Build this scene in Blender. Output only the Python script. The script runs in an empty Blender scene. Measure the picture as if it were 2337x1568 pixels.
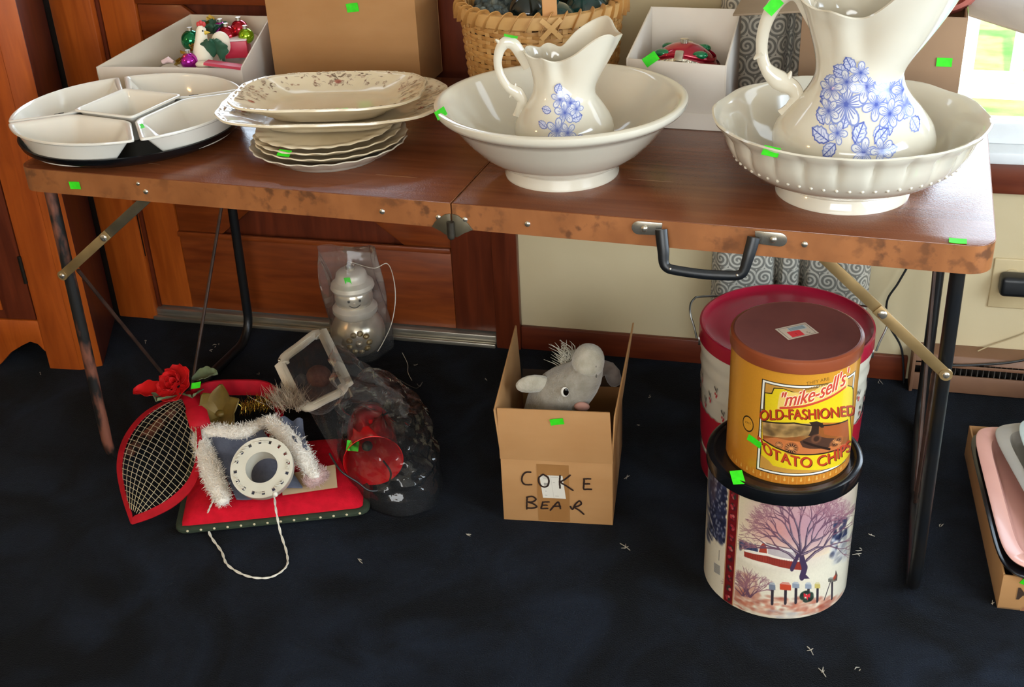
import bpy, bmesh, math, random
import numpy as np
from mathutils import Vector, Matrix

random.seed(11)
rng = np.random.default_rng(11)
SC = bpy.context.scene
COL = SC.collection
PI = math.pi
R = math.radians

# ------------------------------------------------------------------ camera
FPX = 2718.9
CAM = np.array([.733, -1.791, 1.508])
YAW, PITCH, ROLL = .334, .501, -.049


def cam_axes():
    c, s = math.cos, math.sin
    d = np.array([-s(YAW) * c(PITCH), c(YAW) * c(PITCH), -s(PITCH)])
    r = np.array([c(YAW), s(YAW), 0.])
    u = np.cross(r, d)
    return c(ROLL) * r + s(ROLL) * u, -s(ROLL) * r + c(ROLL) * u, d


AR, AU, AD = cam_axes()
cam = bpy.data.cameras.new('camera')
cam.sensor_width = 36
cam.lens = FPX * 36 / 2337
cam.clip_start = .02
camo = bpy.data.objects.new('camera', cam)
COL.objects.link(camo)
camo.matrix_world = Matrix(((AR[0], AU[0], -AD[0], CAM[0]), (AR[1], AU[1], -AD[1], CAM[1]),
                            (AR[2], AU[2], -AD[2], CAM[2]), (0, 0, 0, 1)))
SC.camera = camo

# ------------------------------------------------------------------ world, lights, exposure
SC.view_settings.view_transform = 'Standard'
SC.view_settings.look = 'None'
SC.view_settings.gamma = 1
SC.view_settings.exposure = 0.14
SC.view_settings.use_curve_mapping = False
wd = bpy.data.worlds.new('world')
SC.world = wd
wd.use_nodes = True
bg = wd.node_tree.nodes['Background']
bg.inputs[0].default_value = (.68, .84, 1, 1)
bg.inputs[1].default_value = 4.2
SC.cycles.transparent_max_bounces = 32


def light(name, kind, loc, target, energy, color, size=None):
    l = bpy.data.lights.new(name, kind)
    l.energy = energy
    l.color = color
    if kind == 'AREA':
        l.shape = 'RECTANGLE'
        l.size, l.size_y = size
    elif kind == 'POINT':
        l.shadow_soft_size = size
    elif kind == 'SUN':
        l.angle = size
    o = bpy.data.objects.new(name, l)
    COL.objects.link(o)
    o.location = loc
    o.rotation_euler = (Vector(target) - Vector(loc)).to_track_quat('-Z', 'Y').to_euler()
    return o


light('sun', 'SUN', (2, -6, 9), (2.2, 3, 0), 9.0, (1, .95, .86), R(1))
# daylight entering by the room's other windows (behind and right of the camera)
light('daylight_rear_window', 'AREA', (.9, -3.28, 1.5), (.9, 0, 1.0), 56, (1, .95, .87), (2.2, 1.2))
light('daylight_right_window', 'AREA', (2.32, -.75, 1.25), (.4, -.6, .3), 50, (.72, .86, 1), (1.5, 1.1))
# daylight falling in by the window and the door glass of the back wall
light('daylight_back_window', 'AREA', (1.42, 1.02, 1.3), (1.2, -1, .6), 12, (.8, .9, 1), (1.05, 1.1))


light('daylight_door_glass', 'AREA', (-.66, .93, 1.42), (-.5, -1.2, .55), 9, (.74, .86, 1), (.74, .95))


# ------------------------------------------------------------------ colour and materials
def lin(c):
    if isinstance(c, str):
        c = [int(c[i:i + 2], 16) / 255 for i in (0, 2, 4)]
    return tuple((x / 12.92 if x <= .04045 else ((x + .055) / 1.055) ** 2.4) for x in c)


MATS = {}


def mat(name, c, c2=None, rough=.5, metal=0., scale=6., stretch=(1, 1, 1), ramp=(.35, .65), bump=0., bscale=None,
        bstretch=None, coat=0., sheen=0., spec=.5, detail=4., distort=0., trans=0., sss=0., rough2=None):
    """Principled material, colour broken up by stretched object-space noise."""
    if name in MATS:
        return MATS[name]
    m = bpy.data.materials.new(name)
    m.use_nodes = True
    nt = m.node_tree
    b = nt.nodes['Principled BSDF']
    b.inputs['Roughness'].default_value = rough
    b.inputs['Metallic'].default_value = metal
    b.inputs['Specular IOR Level'].default_value = spec
    b.inputs['Coat Weight'].default_value = coat
    b.inputs['Sheen Weight'].default_value = sheen
    b.inputs['Transmission Weight'].default_value = trans
    if sss:
        b.inputs['Subsurface Weight'].default_value = sss
        b.inputs['Subsurface Radius'].default_value = (.01, .008, .006)
    tc = nt.nodes.new('ShaderNodeTexCoord')
    mp = nt.nodes.new('ShaderNodeMapping')
    mp.inputs['Scale'].default_value = stretch
    nt.links.new(tc.outputs['Object'], mp.inputs[0])
    nz = nt.nodes.new('ShaderNodeTexNoise')
    nz.inputs['Scale'].default_value = scale
    nz.inputs['Detail'].default_value = detail
    nz.inputs['Distortion'].default_value = distort
    nt.links.new(mp.outputs[0], nz.inputs['Vector'])
    cr = nt.nodes.new('ShaderNodeValToRGB')
    c1 = lin(c)
    if c2 is None:
        cc2 = tuple(x * .88 for x in c1)
    else:
        cc2 = lin(c2)
    cr.color_ramp.elements[0].color = (*c1, 1)
    cr.color_ramp.elements[1].color = (*cc2, 1)
    cr.color_ramp.elements[0].position, cr.color_ramp.elements[1].position = ramp
    nt.links.new(nz.outputs[0], cr.inputs[0])
    nt.links.new(cr.outputs[0], b.inputs['Base Color'])
    if rough2 is not None:
        mr = nt.nodes.new('ShaderNodeMapRange')
        mr.inputs['From Min'].default_value, mr.inputs['From Max'].default_value = ramp
        mr.inputs['To Min'].default_value, mr.inputs['To Max'].default_value = rough, rough2
        nt.links.new(nz.outputs[0], mr.inputs['Value'])
        nt.links.new(mr.outputs[0], b.inputs['Roughness'])
    if bump:
        n2 = nt.nodes.new('ShaderNodeTexNoise')
        n2.inputs['Scale'].default_value = bscale or scale * 4
        n2.inputs['Detail'].default_value = 3
        mp2 = nt.nodes.new('ShaderNodeMapping')
        mp2.inputs['Scale'].default_value = bstretch or (1, 1, 1)
        nt.links.new(tc.outputs['Object'], mp2.inputs[0])
        nt.links.new(mp2.outputs[0], n2.inputs['Vector'])
        bp = nt.nodes.new('ShaderNodeBump')
        bp.inputs['Strength'].default_value = bump
        bp.inputs['Distance'].default_value = .004
        nt.links.new(n2.outputs[0], bp.inputs['Height'])
        nt.links.new(bp.outputs[0], b.inputs['Normal'])
    MATS[name] = m
    return m


def film(name, tint=(1, 1, 1), haze=.04, gloss=.55, rough=.08, bump=.6, bscale=40.):
    """Thin clear sheet: transparent, glossy at grazing angles, slightly milky."""
    if name in MATS:
        return MATS[name]
    m = bpy.data.materials.new(name)
    m.use_nodes = True
    nt = m.node_tree
    nt.nodes.remove(nt.nodes['Principled BSDF'])
    out = nt.nodes['Material Output']
    tr = nt.nodes.new('ShaderNodeBsdfTransparent')
    tr.inputs[0].default_value = (*tint, 1)
    gl = nt.nodes.new('ShaderNodeBsdfGlossy')
    gl.inputs['Roughness'].default_value = rough
    df = nt.nodes.new('ShaderNodeBsdfDiffuse')
    df.inputs[0].default_value = (.8, .8, .8, 1)
    lw = nt.nodes.new('ShaderNodeFresnel')
    lw.inputs['IOR'].default_value = 1.45
    mu = nt.nodes.new('ShaderNodeMath')
    mu.operation = 'MULTIPLY'
    mu.inputs[1].default_value = gloss * 2
    nt.links.new(lw.outputs[0], mu.inputs[0])
    if bump:
        tc = nt.nodes.new('ShaderNodeTexCoord')
        nz = nt.nodes.new('ShaderNodeTexNoise')
        nz.inputs['Scale'].default_value = bscale
        bp = nt.nodes.new('ShaderNodeBump')
        bp.inputs['Strength'].default_value = bump
        bp.inputs['Distance'].default_value = .006
        nt.links.new(tc.outputs['Object'], nz.inputs['Vector'])
        nt.links.new(nz.outputs[0], bp.inputs['Height'])
        nt.links.new(bp.outputs[0], gl.inputs['Normal'])
        nt.links.new(bp.outputs[0], lw.inputs['Normal'])
    m1 = nt.nodes.new('ShaderNodeMixShader')
    m1.inputs[0].default_value = haze
    nt.links.new(tr.outputs[0], m1.inputs[1])
    nt.links.new(df.outputs[0], m1.inputs[2])
    m2 = nt.nodes.new('ShaderNodeMixShader')
    nt.links.new(mu.outputs[0], m2.inputs[0])
    nt.links.new(m1.outputs[0], m2.inputs[1])
    nt.links.new(gl.outputs[0], m2.inputs[2])
    nt.links.new(m2.outputs[0], out.inputs[0])
    MATS[name] = m
    return m


def printmat(name, rough=.35, metal=0., coat=0.):
    """Flat print: colour read from the mesh's own colour attribute, a touch of noise wear."""
    if name in MATS:
        return MATS[name]
    m = bpy.data.materials.new(name)
    m.use_nodes = True
    nt = m.node_tree
    b = nt.nodes['Principled BSDF']
    b.inputs['Roughness'].default_value = rough
    b.inputs['Metallic'].default_value = metal
    b.inputs['Coat Weight'].default_value = coat
    a = nt.nodes.new('ShaderNodeAttribute')
    a.attribute_name = 'ink'
    nz = nt.nodes.new('ShaderNodeTexNoise')
    nz.inputs['Scale'].default_value = 60
    mr = nt.nodes.new('ShaderNodeMapRange')
    mr.inputs['To Min'].default_value, mr.inputs['To Max'].default_value = .9, 1.06
    mx = nt.nodes.new('ShaderNodeMix')
    mx.data_type = 'RGBA'
    mx.blend_type = 'MULTIPLY'
    mx.inputs[0].default_value = 1
    nt.links.new(nz.outputs[0], mr.inputs[0])
    nt.links.new(a.outputs['Color'], mx.inputs[6])
    nt.links.new(mr.outputs[0], mx.inputs[7])
    nt.links.new(mx.outputs[2], b.inputs['Base Color'])
    MATS[name] = m
    return m


# ------------------------------------------------------------------ geometry helpers
def at(px, py, z):
    """point where the photograph's pixel ray meets the horizontal plane at height z"""
    v = AD * FPX + AR * (px - 1168.5) - AU * (py - 784)
    return CAM + v * ((z - CAM[2]) / v[2])


def aty(px, py, y):
    v = AD * FPX + AR * (px - 1168.5) - AU * (py - 784)
    return CAM + v * ((y - CAM[1]) / v[1])


def catmull(pts, n=8, closed=False):
    P = [np.array(p, float) for p in pts]
    L = len(P)
    out = []
    segs = L if closed else L - 1
    for i in range(segs):
        if closed:
            a, b, c, d = P[(i - 1) % L], P[i], P[(i + 1) % L], P[(i + 2) % L]
        else:
            a, b, c, d = P[max(i - 1, 0)], P[i], P[i + 1], P[min(i + 2, L - 1)]
        for k in range(n):
            t = k / n
            out.append(.5 * ((2 * b) + (c - a) * t + (2 * a - 5 * b + 4 * c - d) * t * t + (3 * b - a - 3 * c + d) * t ** 3))
    if not closed:
        out.append(P[-1])
    return out


def interp(x, xs, ys):
    return float(np.interp(x, xs, ys))


class MB:
    def __init__(s, M=None):
        s.v, s.f, s.M = [], [], M

    def add(s, pts, faces):
        o = len(s.v)
        if s.M is not None:
            pts = [tuple(s.M @ Vector(p)) for p in pts]
        s.v += [tuple(map(float, p)) for p in pts]
        s.f += [tuple(i + o for i in f) for f in faces]
        return s

    def box(s, x0, x1, y0, y1, z0, z1):
        p = [(x, y, z) for z in (z0, z1) for y in (y0, y1) for x in (x0, x1)]
        return s.add(p, [(0, 2, 3, 1), (4, 5, 7, 6), (0, 1, 5, 4), (2, 6, 7, 3), (0, 4, 6, 2), (1, 3, 7, 5)])

    def hexa(s, b, t):
        """eight corners: bottom loop b (4 points) and top loop t (4 points)"""
        return s.add(list(b) + list(t), [(3, 2, 1, 0), (4, 5, 6, 7), (0, 1, 5, 4), (1, 2, 6, 5), (2, 3, 7, 6), (3, 0, 4, 7)])

    def loft(s, rings, closed=True, cap0=True, cap1=True, wrap=False):
        n = len(rings[0])
        pts = [p for r in rings for p in r]
        F = []
        m = len(rings)
        for i in range(m if wrap else m - 1):
            a, b = i * n, ((i + 1) % m) * n
            for j in range(n if closed else n - 1):
                k = (j + 1) % n
                F.append((a + j, a + k, b + k, b + j))
        if closed and not wrap:
            if cap0:
                F.append(tuple(range(n))[::-1])
            if cap1:
                F.append(tuple((m - 1) * n + j for j in range(n)))
        return s.add(pts, F)

    def lathe(s, prof, n=64, c=(0, 0, 0), fr=None, cap0=False, cap1=False, sx=1., sy=1.):
        """prof: (r, z); fr(angle, index, r, z) may return a changed (r, z)"""
        rings = []
        for i, (r, z) in enumerate(prof):
            ring = []
            for j in range(n):
                a = 2 * PI * j / n
                rr, zz = fr(a, i, r, z) if fr else (r, z)
                ring.append((c[0] + sx * rr * math.cos(a), c[1] + sy * rr * math.sin(a), c[2] + zz))
            rings.append(ring)
        return s.loft(rings, True, cap0, cap1)

    def tube(s, pts, r, n=8, closed=False, flat=None, up=None):
        """round (or flat: width x thickness) sweep along a polyline"""
        P = [np.array(p, float) for p in pts]
        m = len(P)
        rad = r if isinstance(r, (list, tuple, np.ndarray)) else [r] * m
        T = []
        for i in range(m):
            a = P[(i - 1) % m] if closed else P[max(i - 1, 0)]
            b = P[(i + 1) % m] if closed else P[min(i + 1, m - 1)]
            t = b - a
            T.append(t / (np.linalg.norm(t) + 1e-12))
        u0 = np.array(up if up is not None else ((0, 0, 1) if abs(T[0][2]) < .9 else (1, 0, 0)), float)
        rings = []
        for i in range(m):
            u0 = u0 - T[i] * (u0 @ T[i])
            u0 /= np.linalg.norm(u0) + 1e-12
            w = np.cross(T[i], u0)
            ring = []
            for j in range(n):
                a = 2 * PI * (j + .5) / n
                if flat:
                    ca, sa = math.cos(a), math.sin(a)
                    q = max(abs(ca), abs(sa)) if n == 4 else 1
                    ring.append(P[i] + u0 * (sa / q * flat[1] * rad[i]) + w * (ca / q * flat[0] * rad[i]))
                else:
                    ring.append(P[i] + u0 * math.sin(a) * rad[i] + w * math.cos(a) * rad[i])
            rings.append(ring)
        return s.loft(rings, True, not closed, not closed, wrap=closed)

    def sphere(s, c, r, nu=16, nv=10, rot=None):
        r = r if isinstance(r, (tuple, list)) else (r, r, r)
        rings = []
        for i in range(1, nv):
            t = PI * i / nv
            ring = []
            for j in range(nu):
                a = 2 * PI * j / nu
                p = Vector((r[0] * math.sin(t) * math.cos(a), r[1] * math.sin(t) * math.sin(a), -r[2] * math.cos(t)))
                if rot is not None:
                    p = rot @ p
                ring.append((c[0] + p.x, c[1] + p.y, c[2] + p.z))
            rings.append(ring)
        o = len(s.v)
        s.loft(rings, True, False, False)
        b, t = Vector((0, 0, -r[2])), Vector((0, 0, r[2]))
        if rot is not None:
            b, t = rot @ b, rot @ t
        n = nu
        base = len(s.v) - o
        s.add([(c[0] + b.x, c[1] + b.y, c[2] + b.z), (c[0] + t.x, c[1] + t.y, c[2] + t.z)], [])
        bi, ti = o + base, o + base + 1
        for j in range(n):
            s.f.append((bi, o + (j + 1) % n, o + j))
            l = o + (nv - 2) * n
            s.f.append((ti, l + j, l + (j + 1) % n))
        return s

    def prism(s, poly, z0, z1):
        n = len(poly)
        p = [(x, y, z0) for x, y in poly] + [(x, y, z1) for x, y in poly]
        F = [tuple(range(n))[::-1], tuple(range(n, 2 * n))]
        F += [(i, (i + 1) % n, n + (i + 1) % n, n + i) for i in range(n)]
        return s.add(p, F)

    def sheet(s, fn, nu, nv, thick=0., closeu=False):
        """surface fn(u, v) in 0..1, optionally given thickness along its normals"""
        G = np.array([[fn(i / nu, j / nv) for i in range(nu + (0 if closeu else 1))] for j in range(nv + 1)], float)
        h, w = G.shape[:2]
        F = []
        for j in range(h - 1):
            for i in range(w if closeu else w - 1):
                k = (i + 1) % w
                F.append((j * w + i, j * w + k, (j + 1) * w + k, (j + 1) * w + i))
        if not thick:
            return s.add(G.reshape(-1, 3), F)
        du = np.gradient(G, axis=1)
        dv = np.gradient(G, axis=0)
        N = np.cross(du, dv)
        N /= np.linalg.norm(N, axis=2, keepdims=True) + 1e-12
        A, B = (G + N * thick / 2).reshape(-1, 3), (G - N * thick / 2).reshape(-1, 3)
        nn = h * w
        F2 = F + [tuple(i + nn for i in f)[::-1] for f in F]
        edge = [(0 * w + i, i + 1) for i in range(w - 1)] + [((h - 1) * w + i + 1, (h - 1) * w + i) for i in range(w - 1)]
        if not closeu:
            edge += [((j + 1) * w, j * w) for j in range(h - 1)] + [(j * w + w - 1, (j + 1) * w + w - 1) for j in range(h - 1)]
        F2 += [(b, a, a + nn, b + nn) for a, b in edge]
        return s.add(np.concatenate([A, B]), F2)

    def build(s, name, m, parent=None, smooth=True, angle=38, bevel=0., seg=2, loc=None, normals=True):
        me = bpy.data.meshes.new(name)
        me.from_pydata(s.v, [], s.f)
        if normals or bevel:
            bm = bmesh.new()
            bm.from_mesh(me)
            if normals:
                bmesh.ops.recalc_face_normals(bm, faces=bm.faces)
            if bevel:
                ed = [e for e in bm.edges if len(e.link_faces) == 2 and e.calc_face_angle(0) > R(30)]
                bmesh.ops.bevel(bm, geom=ed, offset=bevel, segments=seg, profile=.5, affect='EDGES', clamp_overlap=True)
            bm.to_mesh(me)
            bm.free()
        if smooth:
            me.polygons.foreach_set('use_smooth', [True] * len(me.polygons))
            me.set_sharp_from_angle(angle=R(angle))
        me.materials.append(m if not isinstance(m, str) else MATS[m])
        o = bpy.data.objects.new(name, me)
        COL.objects.link(o)
        if parent is not None:
            o.parent = parent
        if loc is not None:
            o.location = loc
        return o


def tag(o, label, cat, group=None, kind=None):
    o['label'] = label
    o['category'] = cat
    if group:
        o['group'] = group
    if kind:
        o['kind'] = kind
    return o


def thing(name, label, cat, loc=(0, 0, 0), rz=0., group=None, rx=0., ry=0.):
    o = bpy.data.objects.new(name, None)
    o.empty_display_size = .05
    COL.objects.link(o)
    o.location = loc
    o.rotation_euler = (rx, ry, rz)
    return tag(o, label, cat, group)


def struct(o, label=None):
    o['kind'] = 'structure'
    if label:
        o['label'] = label
    return o


def share(src, parent, M, name=None):
    """a copy of a small piece sharing its mesh data"""
    o = bpy.data.objects.new(name or src.name.split('.')[0], src.data)
    COL.objects.link(o)
    o.parent = parent
    o.matrix_local = M
    return o


def xf(loc=(0, 0, 0), rz=0., rx=0., ry=0., s=1.):
    return Matrix.Translation(loc) @ Matrix.Rotation(rz, 4, 'Z') @ Matrix.Rotation(ry, 4, 'Y') @ Matrix.Rotation(rx, 4, 'X') @ Matrix.Scale(s, 4)


# neon price stickers: a thin, faintly curled slip, part of the thing it is stuck on
def sticker(parent, c, u, v, w=.026, h=.016, curl=.0006, name='price_sticker'):
    u, v = Vector(u).normalized(), Vector(v).normalized()
    v = (v - u * v.dot(u)).normalized()
    n = u.cross(v)
    c = Vector(c)
    mb = MB()
    mb.sheet(lambda a, b: tuple(c + u * (a - .5) * w + v * (b - .5) * h + n * (.0008 + curl * ((a - .5) ** 2 * 4 + .3 * (b - .5)))), 6, 3, .0004)
    return mb.build(name, mat('neon_green_paper', '38e01a', '2fd012', rough=.6, scale=90), parent)


# ------------------------------------------------------------------ print canvas (flat print on tins, china and boxes)
class Canvas:
    def __init__(s, W, H, x0, x1, y0, y1, bg=None, ground=None):
        s.W, s.H, s.e = W, H, (x0, x1, y0, y1)
        s.a = np.zeros((H, W, 4), np.float32)
        s.X, s.Y = np.meshgrid(np.linspace(x0, x1, W), np.linspace(y0, y1, H))
        if ground is not None:
            s.a[..., :3] = s.c(ground)
        if bg is not None:
            s.a[..., :3] = s.c(bg)
            s.a[..., 3] = 1

    @staticmethod
    def c(c):
        return np.array([int(c[i:i + 2], 16) / 255 for i in (0, 2, 4)], np.float32) if isinstance(c, str) else np.array(c, np.float32)

    def win(s, x0, x1, y0, y1):
        e = s.e
        fx, fy = (s.W - 1) / (e[1] - e[0]), (s.H - 1) / (e[3] - e[2])
        ia, ib = sorted(((x0 - e[0]) * fx, (x1 - e[0]) * fx))
        ja, jb = sorted(((y0 - e[2]) * fy, (y1 - e[2]) * fy))
        ia, ja = max(0, int(ia) - 2), max(0, int(ja) - 2)
        return slice(ja, min(s.H, int(jb) + 3)), slice(ia, min(s.W, int(ib) + 3))

    def blend(s, sl, mask, col, a=1.):
        if mask.size == 0:
            return
        k = (mask * a).astype(np.float32)[..., None]
        t = s.a[sl]
        t[..., :3] = t[..., :3] * (1 - k) + s.c(col) * k
        t[..., 3:] = np.maximum(t[..., 3:], k)

    def poly(s, pts, col, a=1.):
        P = np.array(pts, float)
        sl = s.win(P[:, 0].min(), P[:, 0].max(), P[:, 1].min(), P[:, 1].max())
        X, Y = s.X[sl], s.Y[sl]
        ins = np.zeros(X.shape, bool)
        n = len(P)
        for i in range(n):
            (xa, ya), (xb, yb) = P[i], P[(i + 1) % n]
            if ya == yb:
                continue
            cond = (ya > Y) != (yb > Y)
            ins ^= cond & (X < (xb - xa) * (Y - ya) / (yb - ya) + xa)
        s.blend(sl, ins.astype(float), col, a)
        return s

    def line(s, pts, w, col, a=1., w1=None):
        P = np.array(pts, float)
        n = len(P) - 1
        px = abs((s.e[1] - s.e[0]) / s.W)
        for i in range(n):
            p, q = P[i], P[i + 1]
            wa = w if w1 is None else w + (w1 - w) * i / n
            sl = s.win(min(p[0], q[0]) - wa, max(p[0], q[0]) + wa, min(p[1], q[1]) - wa, max(p[1], q[1]) + wa)
            X, Y = s.X[sl], s.Y[sl]
            d = q - p
            L = d @ d + 1e-12
            t = np.clip(((X - p[0]) * d[0] + (Y - p[1]) * d[1]) / L, 0, 1)
            D = np.hypot(X - p[0] - t * d[0], Y - p[1] - t * d[1])
            s.blend(sl, np.clip((wa / 2 - D) / px + .5, 0, 1), col, a)
        return s

    def ell(s, x, y, rx, ry, col, a=1., soft=0., rot=0.):
        m = max(rx, ry) * (1 + soft)
        sl = s.win(x - m, x + m, y - m, y + m)
        X, Y = s.X[sl] - x, s.Y[sl] - y
        c_, s_ = math.cos(rot), math.sin(rot)
        D = np.hypot((X * c_ + Y * s_) / rx, (-X * s_ + Y * c_) / ry)
        mk = (D < 1).astype(float) if not soft else np.clip((1 + soft - D) / (2 * soft), 0, 1)
        s.blend(sl, mk, col, a)
        return s

    def text(s, body, place, col, size=1., shear=0., a=1., bold=0., spacing=1.):
        """place(x, y) maps text space (units of letter height) onto the canvas"""
        cu = bpy.data.curves.new('lettering', 'FONT')
        cu.body, cu.size, cu.shear, cu.offset, cu.space_character = body, size, shear, bold, spacing
        cu.align_x = 'CENTER'
        o = bpy.data.objects.new('lettering', cu)
        COL.objects.link(o)
        bpy.context.view_layer.update()
        ev = o.evaluated_get(bpy.context.evaluated_depsgraph_get())
        me = ev.to_mesh()
        me.calc_loop_triangles()
        V = [place(v.co.x, v.co.y) for v in me.vertices]
        T = [[V[i] for i in t.vertices] for t in me.loop_triangles]
        ev.to_mesh_clear()
        bpy.data.objects.remove(o)
        bpy.data.curves.remove(cu)
        px = abs((s.e[1] - s.e[0]) / s.W)
        for t in T:
            s.poly(t, col, a)
        return s

    def down(s, k=2):
        h, w = s.H // k, s.W // k
        return s.a[:h * k, :w * k].reshape(h, k, w, k, 4).mean((1, 3))

    def decal(s, name, surf, m, parent, cut=True, k=2):
        """surf(x, y arrays) -> points; a fine mesh carrying the print as its colour"""
        A = s.down(k)
        h, w = A.shape[:2]
        e = s.e
        X, Y = np.meshgrid(np.linspace(e[0], e[1], w), np.linspace(e[2], e[3], h))
        P = surf(X, Y).reshape(-1, 3)
        rgb = A[..., :3].copy()
        al = A[..., 3]
        idx = np.arange(h * w).reshape(h, w)
        q = np.stack([idx[:-1, :-1], idx[:-1, 1:], idx[1:, 1:], idx[1:, :-1]], -1).reshape(-1, 4)
        if cut:
            keep = np.maximum.reduce([al[:-1, :-1], al[:-1, 1:], al[1:, 1:], al[1:, :-1]]).reshape(-1) > .05
            q = q[keep]
        used = np.zeros(h * w, bool)
        used[q.reshape(-1)] = True
        rm = np.cumsum(used) - 1
        me = bpy.data.meshes.new(name)
        me.from_pydata([tuple(p) for p in P[used]], [], [tuple(t) for t in rm[q].tolist()])
        srgb = np.clip(rgb.reshape(-1, 3)[used], 0, 1)
        L = np.where(srgb <= .04045, srgb / 12.92, ((srgb + .055) / 1.055) ** 2.4)
        at_ = me.attributes.new('ink', 'FLOAT_COLOR', 'POINT')
        at_.data.foreach_set('color', np.c_[L, np.ones(len(L))].astype(np.float32).reshape(-1))
        me.polygons.foreach_set('use_smooth', [True] * len(me.polygons))
        me.materials.append(m)
        o = bpy.data.objects.new(name, me)
        COL.objects.link(o)
        o.parent = parent
        if cut:
            o['kind'] = 'stuff'
        return o

# ================================================================== THE ROOM
WA = math.atan(.064)
WM = Matrix.Translation((0, .811, 0)) @ Matrix.Rotation(WA, 4, 'Z') @ Matrix.Scale(-1, 4, (0, 1, 0))
# wall frame: x = along the back wall, y = out of the wall into the room, z = up

mat('beige_paint', 'cdbb95', 'c4b18a', rough=.75, scale=3, bump=.05, bscale=90)
mat('room_paint', 'c9b998', 'c0af8c', rough=.8, scale=3)
mat('ceiling_paint', 'e6e0d2', 'ded7c8', rough=.85, scale=3)
mat('carpet_pile', '161d28', '05070b', rough=.95, scale=4.5, ramp=(.32, .62), bump=1., bscale=380, sheen=.03, spec=.1, detail=9, distort=1.2)
mat('pine_lit', 'b4571a', '93400f', rough=.38, scale=5, stretch=(9, 9, .9), ramp=(.3, .72), distort=.6, coat=.15)  # same pine as pine_dark with the warm light put into its colour
mat('pine_dark', '6b2e17', '4c1d0e', rough=.36, scale=5, stretch=(9, 9, .9), ramp=(.3, .72), distort=.6, coat=.15)
mat('pine_rail', '8a4218', '66290e', rough=.38, scale=5, stretch=(.9, 9, 9), ramp=(.3, .72), distort=.6, coat=.15)
mat('pine_hutch', 'b0541b', '8a3b10', rough=.4, scale=5, stretch=(8, 8, .8), ramp=(.3, .75), distort=.7, coat=.1)
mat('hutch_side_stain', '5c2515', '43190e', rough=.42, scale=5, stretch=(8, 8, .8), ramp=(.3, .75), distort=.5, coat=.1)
mat('aluminium', 'b9b2a2', '9f9888', rough=.35, metal=.8, scale=30, stretch=(.3, 4, 4))
mat('white_vinyl', 'eef0f0', 'e4e7e8', rough=.4, scale=12)
mat('black_iron', '17140f', '251f18', rough=.45, metal=.5, scale=30)

# floor, other walls, ceiling
fl = MB()
fl.box(-2.7, 2.5, -3.45, 1.0, -.05, 0)
struct(fl.build('floor', MATS['carpet_pile'], smooth=False))
wl = MB(WM)
wl.box(-1.6, -1.215, -.12, 0, 0, 2.45)
wl.box(-1.215, -.195, -.12, 0, 2.03, 2.45)
wl.box(-.195, .80, -.12, 0, 0, 2.45)
wl.box(.80, 2.0, -.12, 0, 0, .566)
wl.box(.80, 2.0, -.12, 0, 1.9, 2.45)
wl.box(2.0, 2.6, -.12, 0, 0, 2.45)
wl.box(-2.8, -1.6, -.12, 0, 0, 2.45)
struct(wl.build('wall_back', MATS['beige_paint'], smooth=False))
w = MB(); w.box(-2.8, -2.7, -3.45, .95, 0, 2.45); struct(w.build('wall_left', MATS['room_paint'], smooth=False))
w = MB()
w.box(2.5, 2.6, -3.45, -1.55, 0, 2.45); w.box(2.5, 2.6, .1, 1.05, 0, 2.45)
w.box(2.5, 2.6, -1.55, .1, 0, .65); w.box(2.5, 2.6, -1.55, .1, 1.85, 2.45)
struct(w.build('wall_right', MATS['room_paint'], smooth=False))
w = MB()
w.box(-2.8, -.25, -3.55, -3.45, 0, 2.45); w.box(2.05, 2.6, -3.55, -3.45, 0, 2.45)
w.box(-.25, 2.05, -3.55, -3.45, 0, .85); w.box(-.25, 2.05, -3.55, -3.45, 2.15, 2.45)
struct(w.build('wall_front', MATS['room_paint'], smooth=False))
w = MB(); w.box(-2.8, 2.6, -3.55, 1.1, 2.45, 2.55); struct(w.build('ceiling', MATS['ceiling_paint'], smooth=False))

PANE = film('window_glass', haze=.0, gloss=.5, rough=.0, bump=0)


def window(name, M, x0, x1, z0, z1, bars=1, fw=.045):
    fr = MB(M)
    for a, b, c, d in ((x0, x0 + fw, z0, z1), (x1 - fw, x1, z0, z1), (x0 + fw, x1 - fw, z0, z0 + fw), (x0 + fw, x1 - fw, z1 - fw, z1)):
        fr.box(a, b, -.09, -.03, c, d)
    for k in range(bars):
        zc = z0 + (z1 - z0) * (k + 1) / (bars + 1)
        fr.box(x0 + fw, x1 - fw, -.085, -.035, zc - .02, zc + .02)
    o = struct(fr.build(name, MATS['white_vinyl'], bevel=.003))
    p = MB(M)
    p.box(x0 + fw, x1 - fw, -.063, -.059, z0 + fw, z1 - fw)
    p.build('pane', PANE, o, smooth=False)
    return o


w1 = window('window_1', WM, .80, 2.0, .592, 1.9)
sl = MB(WM)
sl.box(.78, 2.02, -.09, .03, .566, .592)
sl.build('window_sill', MATS['white_vinyl'], w1, bevel=.004)
window('window_2', xf((.9, -3.45, 0), PI), -1.15, 1.15, .85, 2.15)
window('window_3', xf((2.5, -.725, 0), PI / 2) @ Matrix.Scale(-1, 4, (0, 1, 0)), -.825, .825, .65, 1.85)

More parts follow.
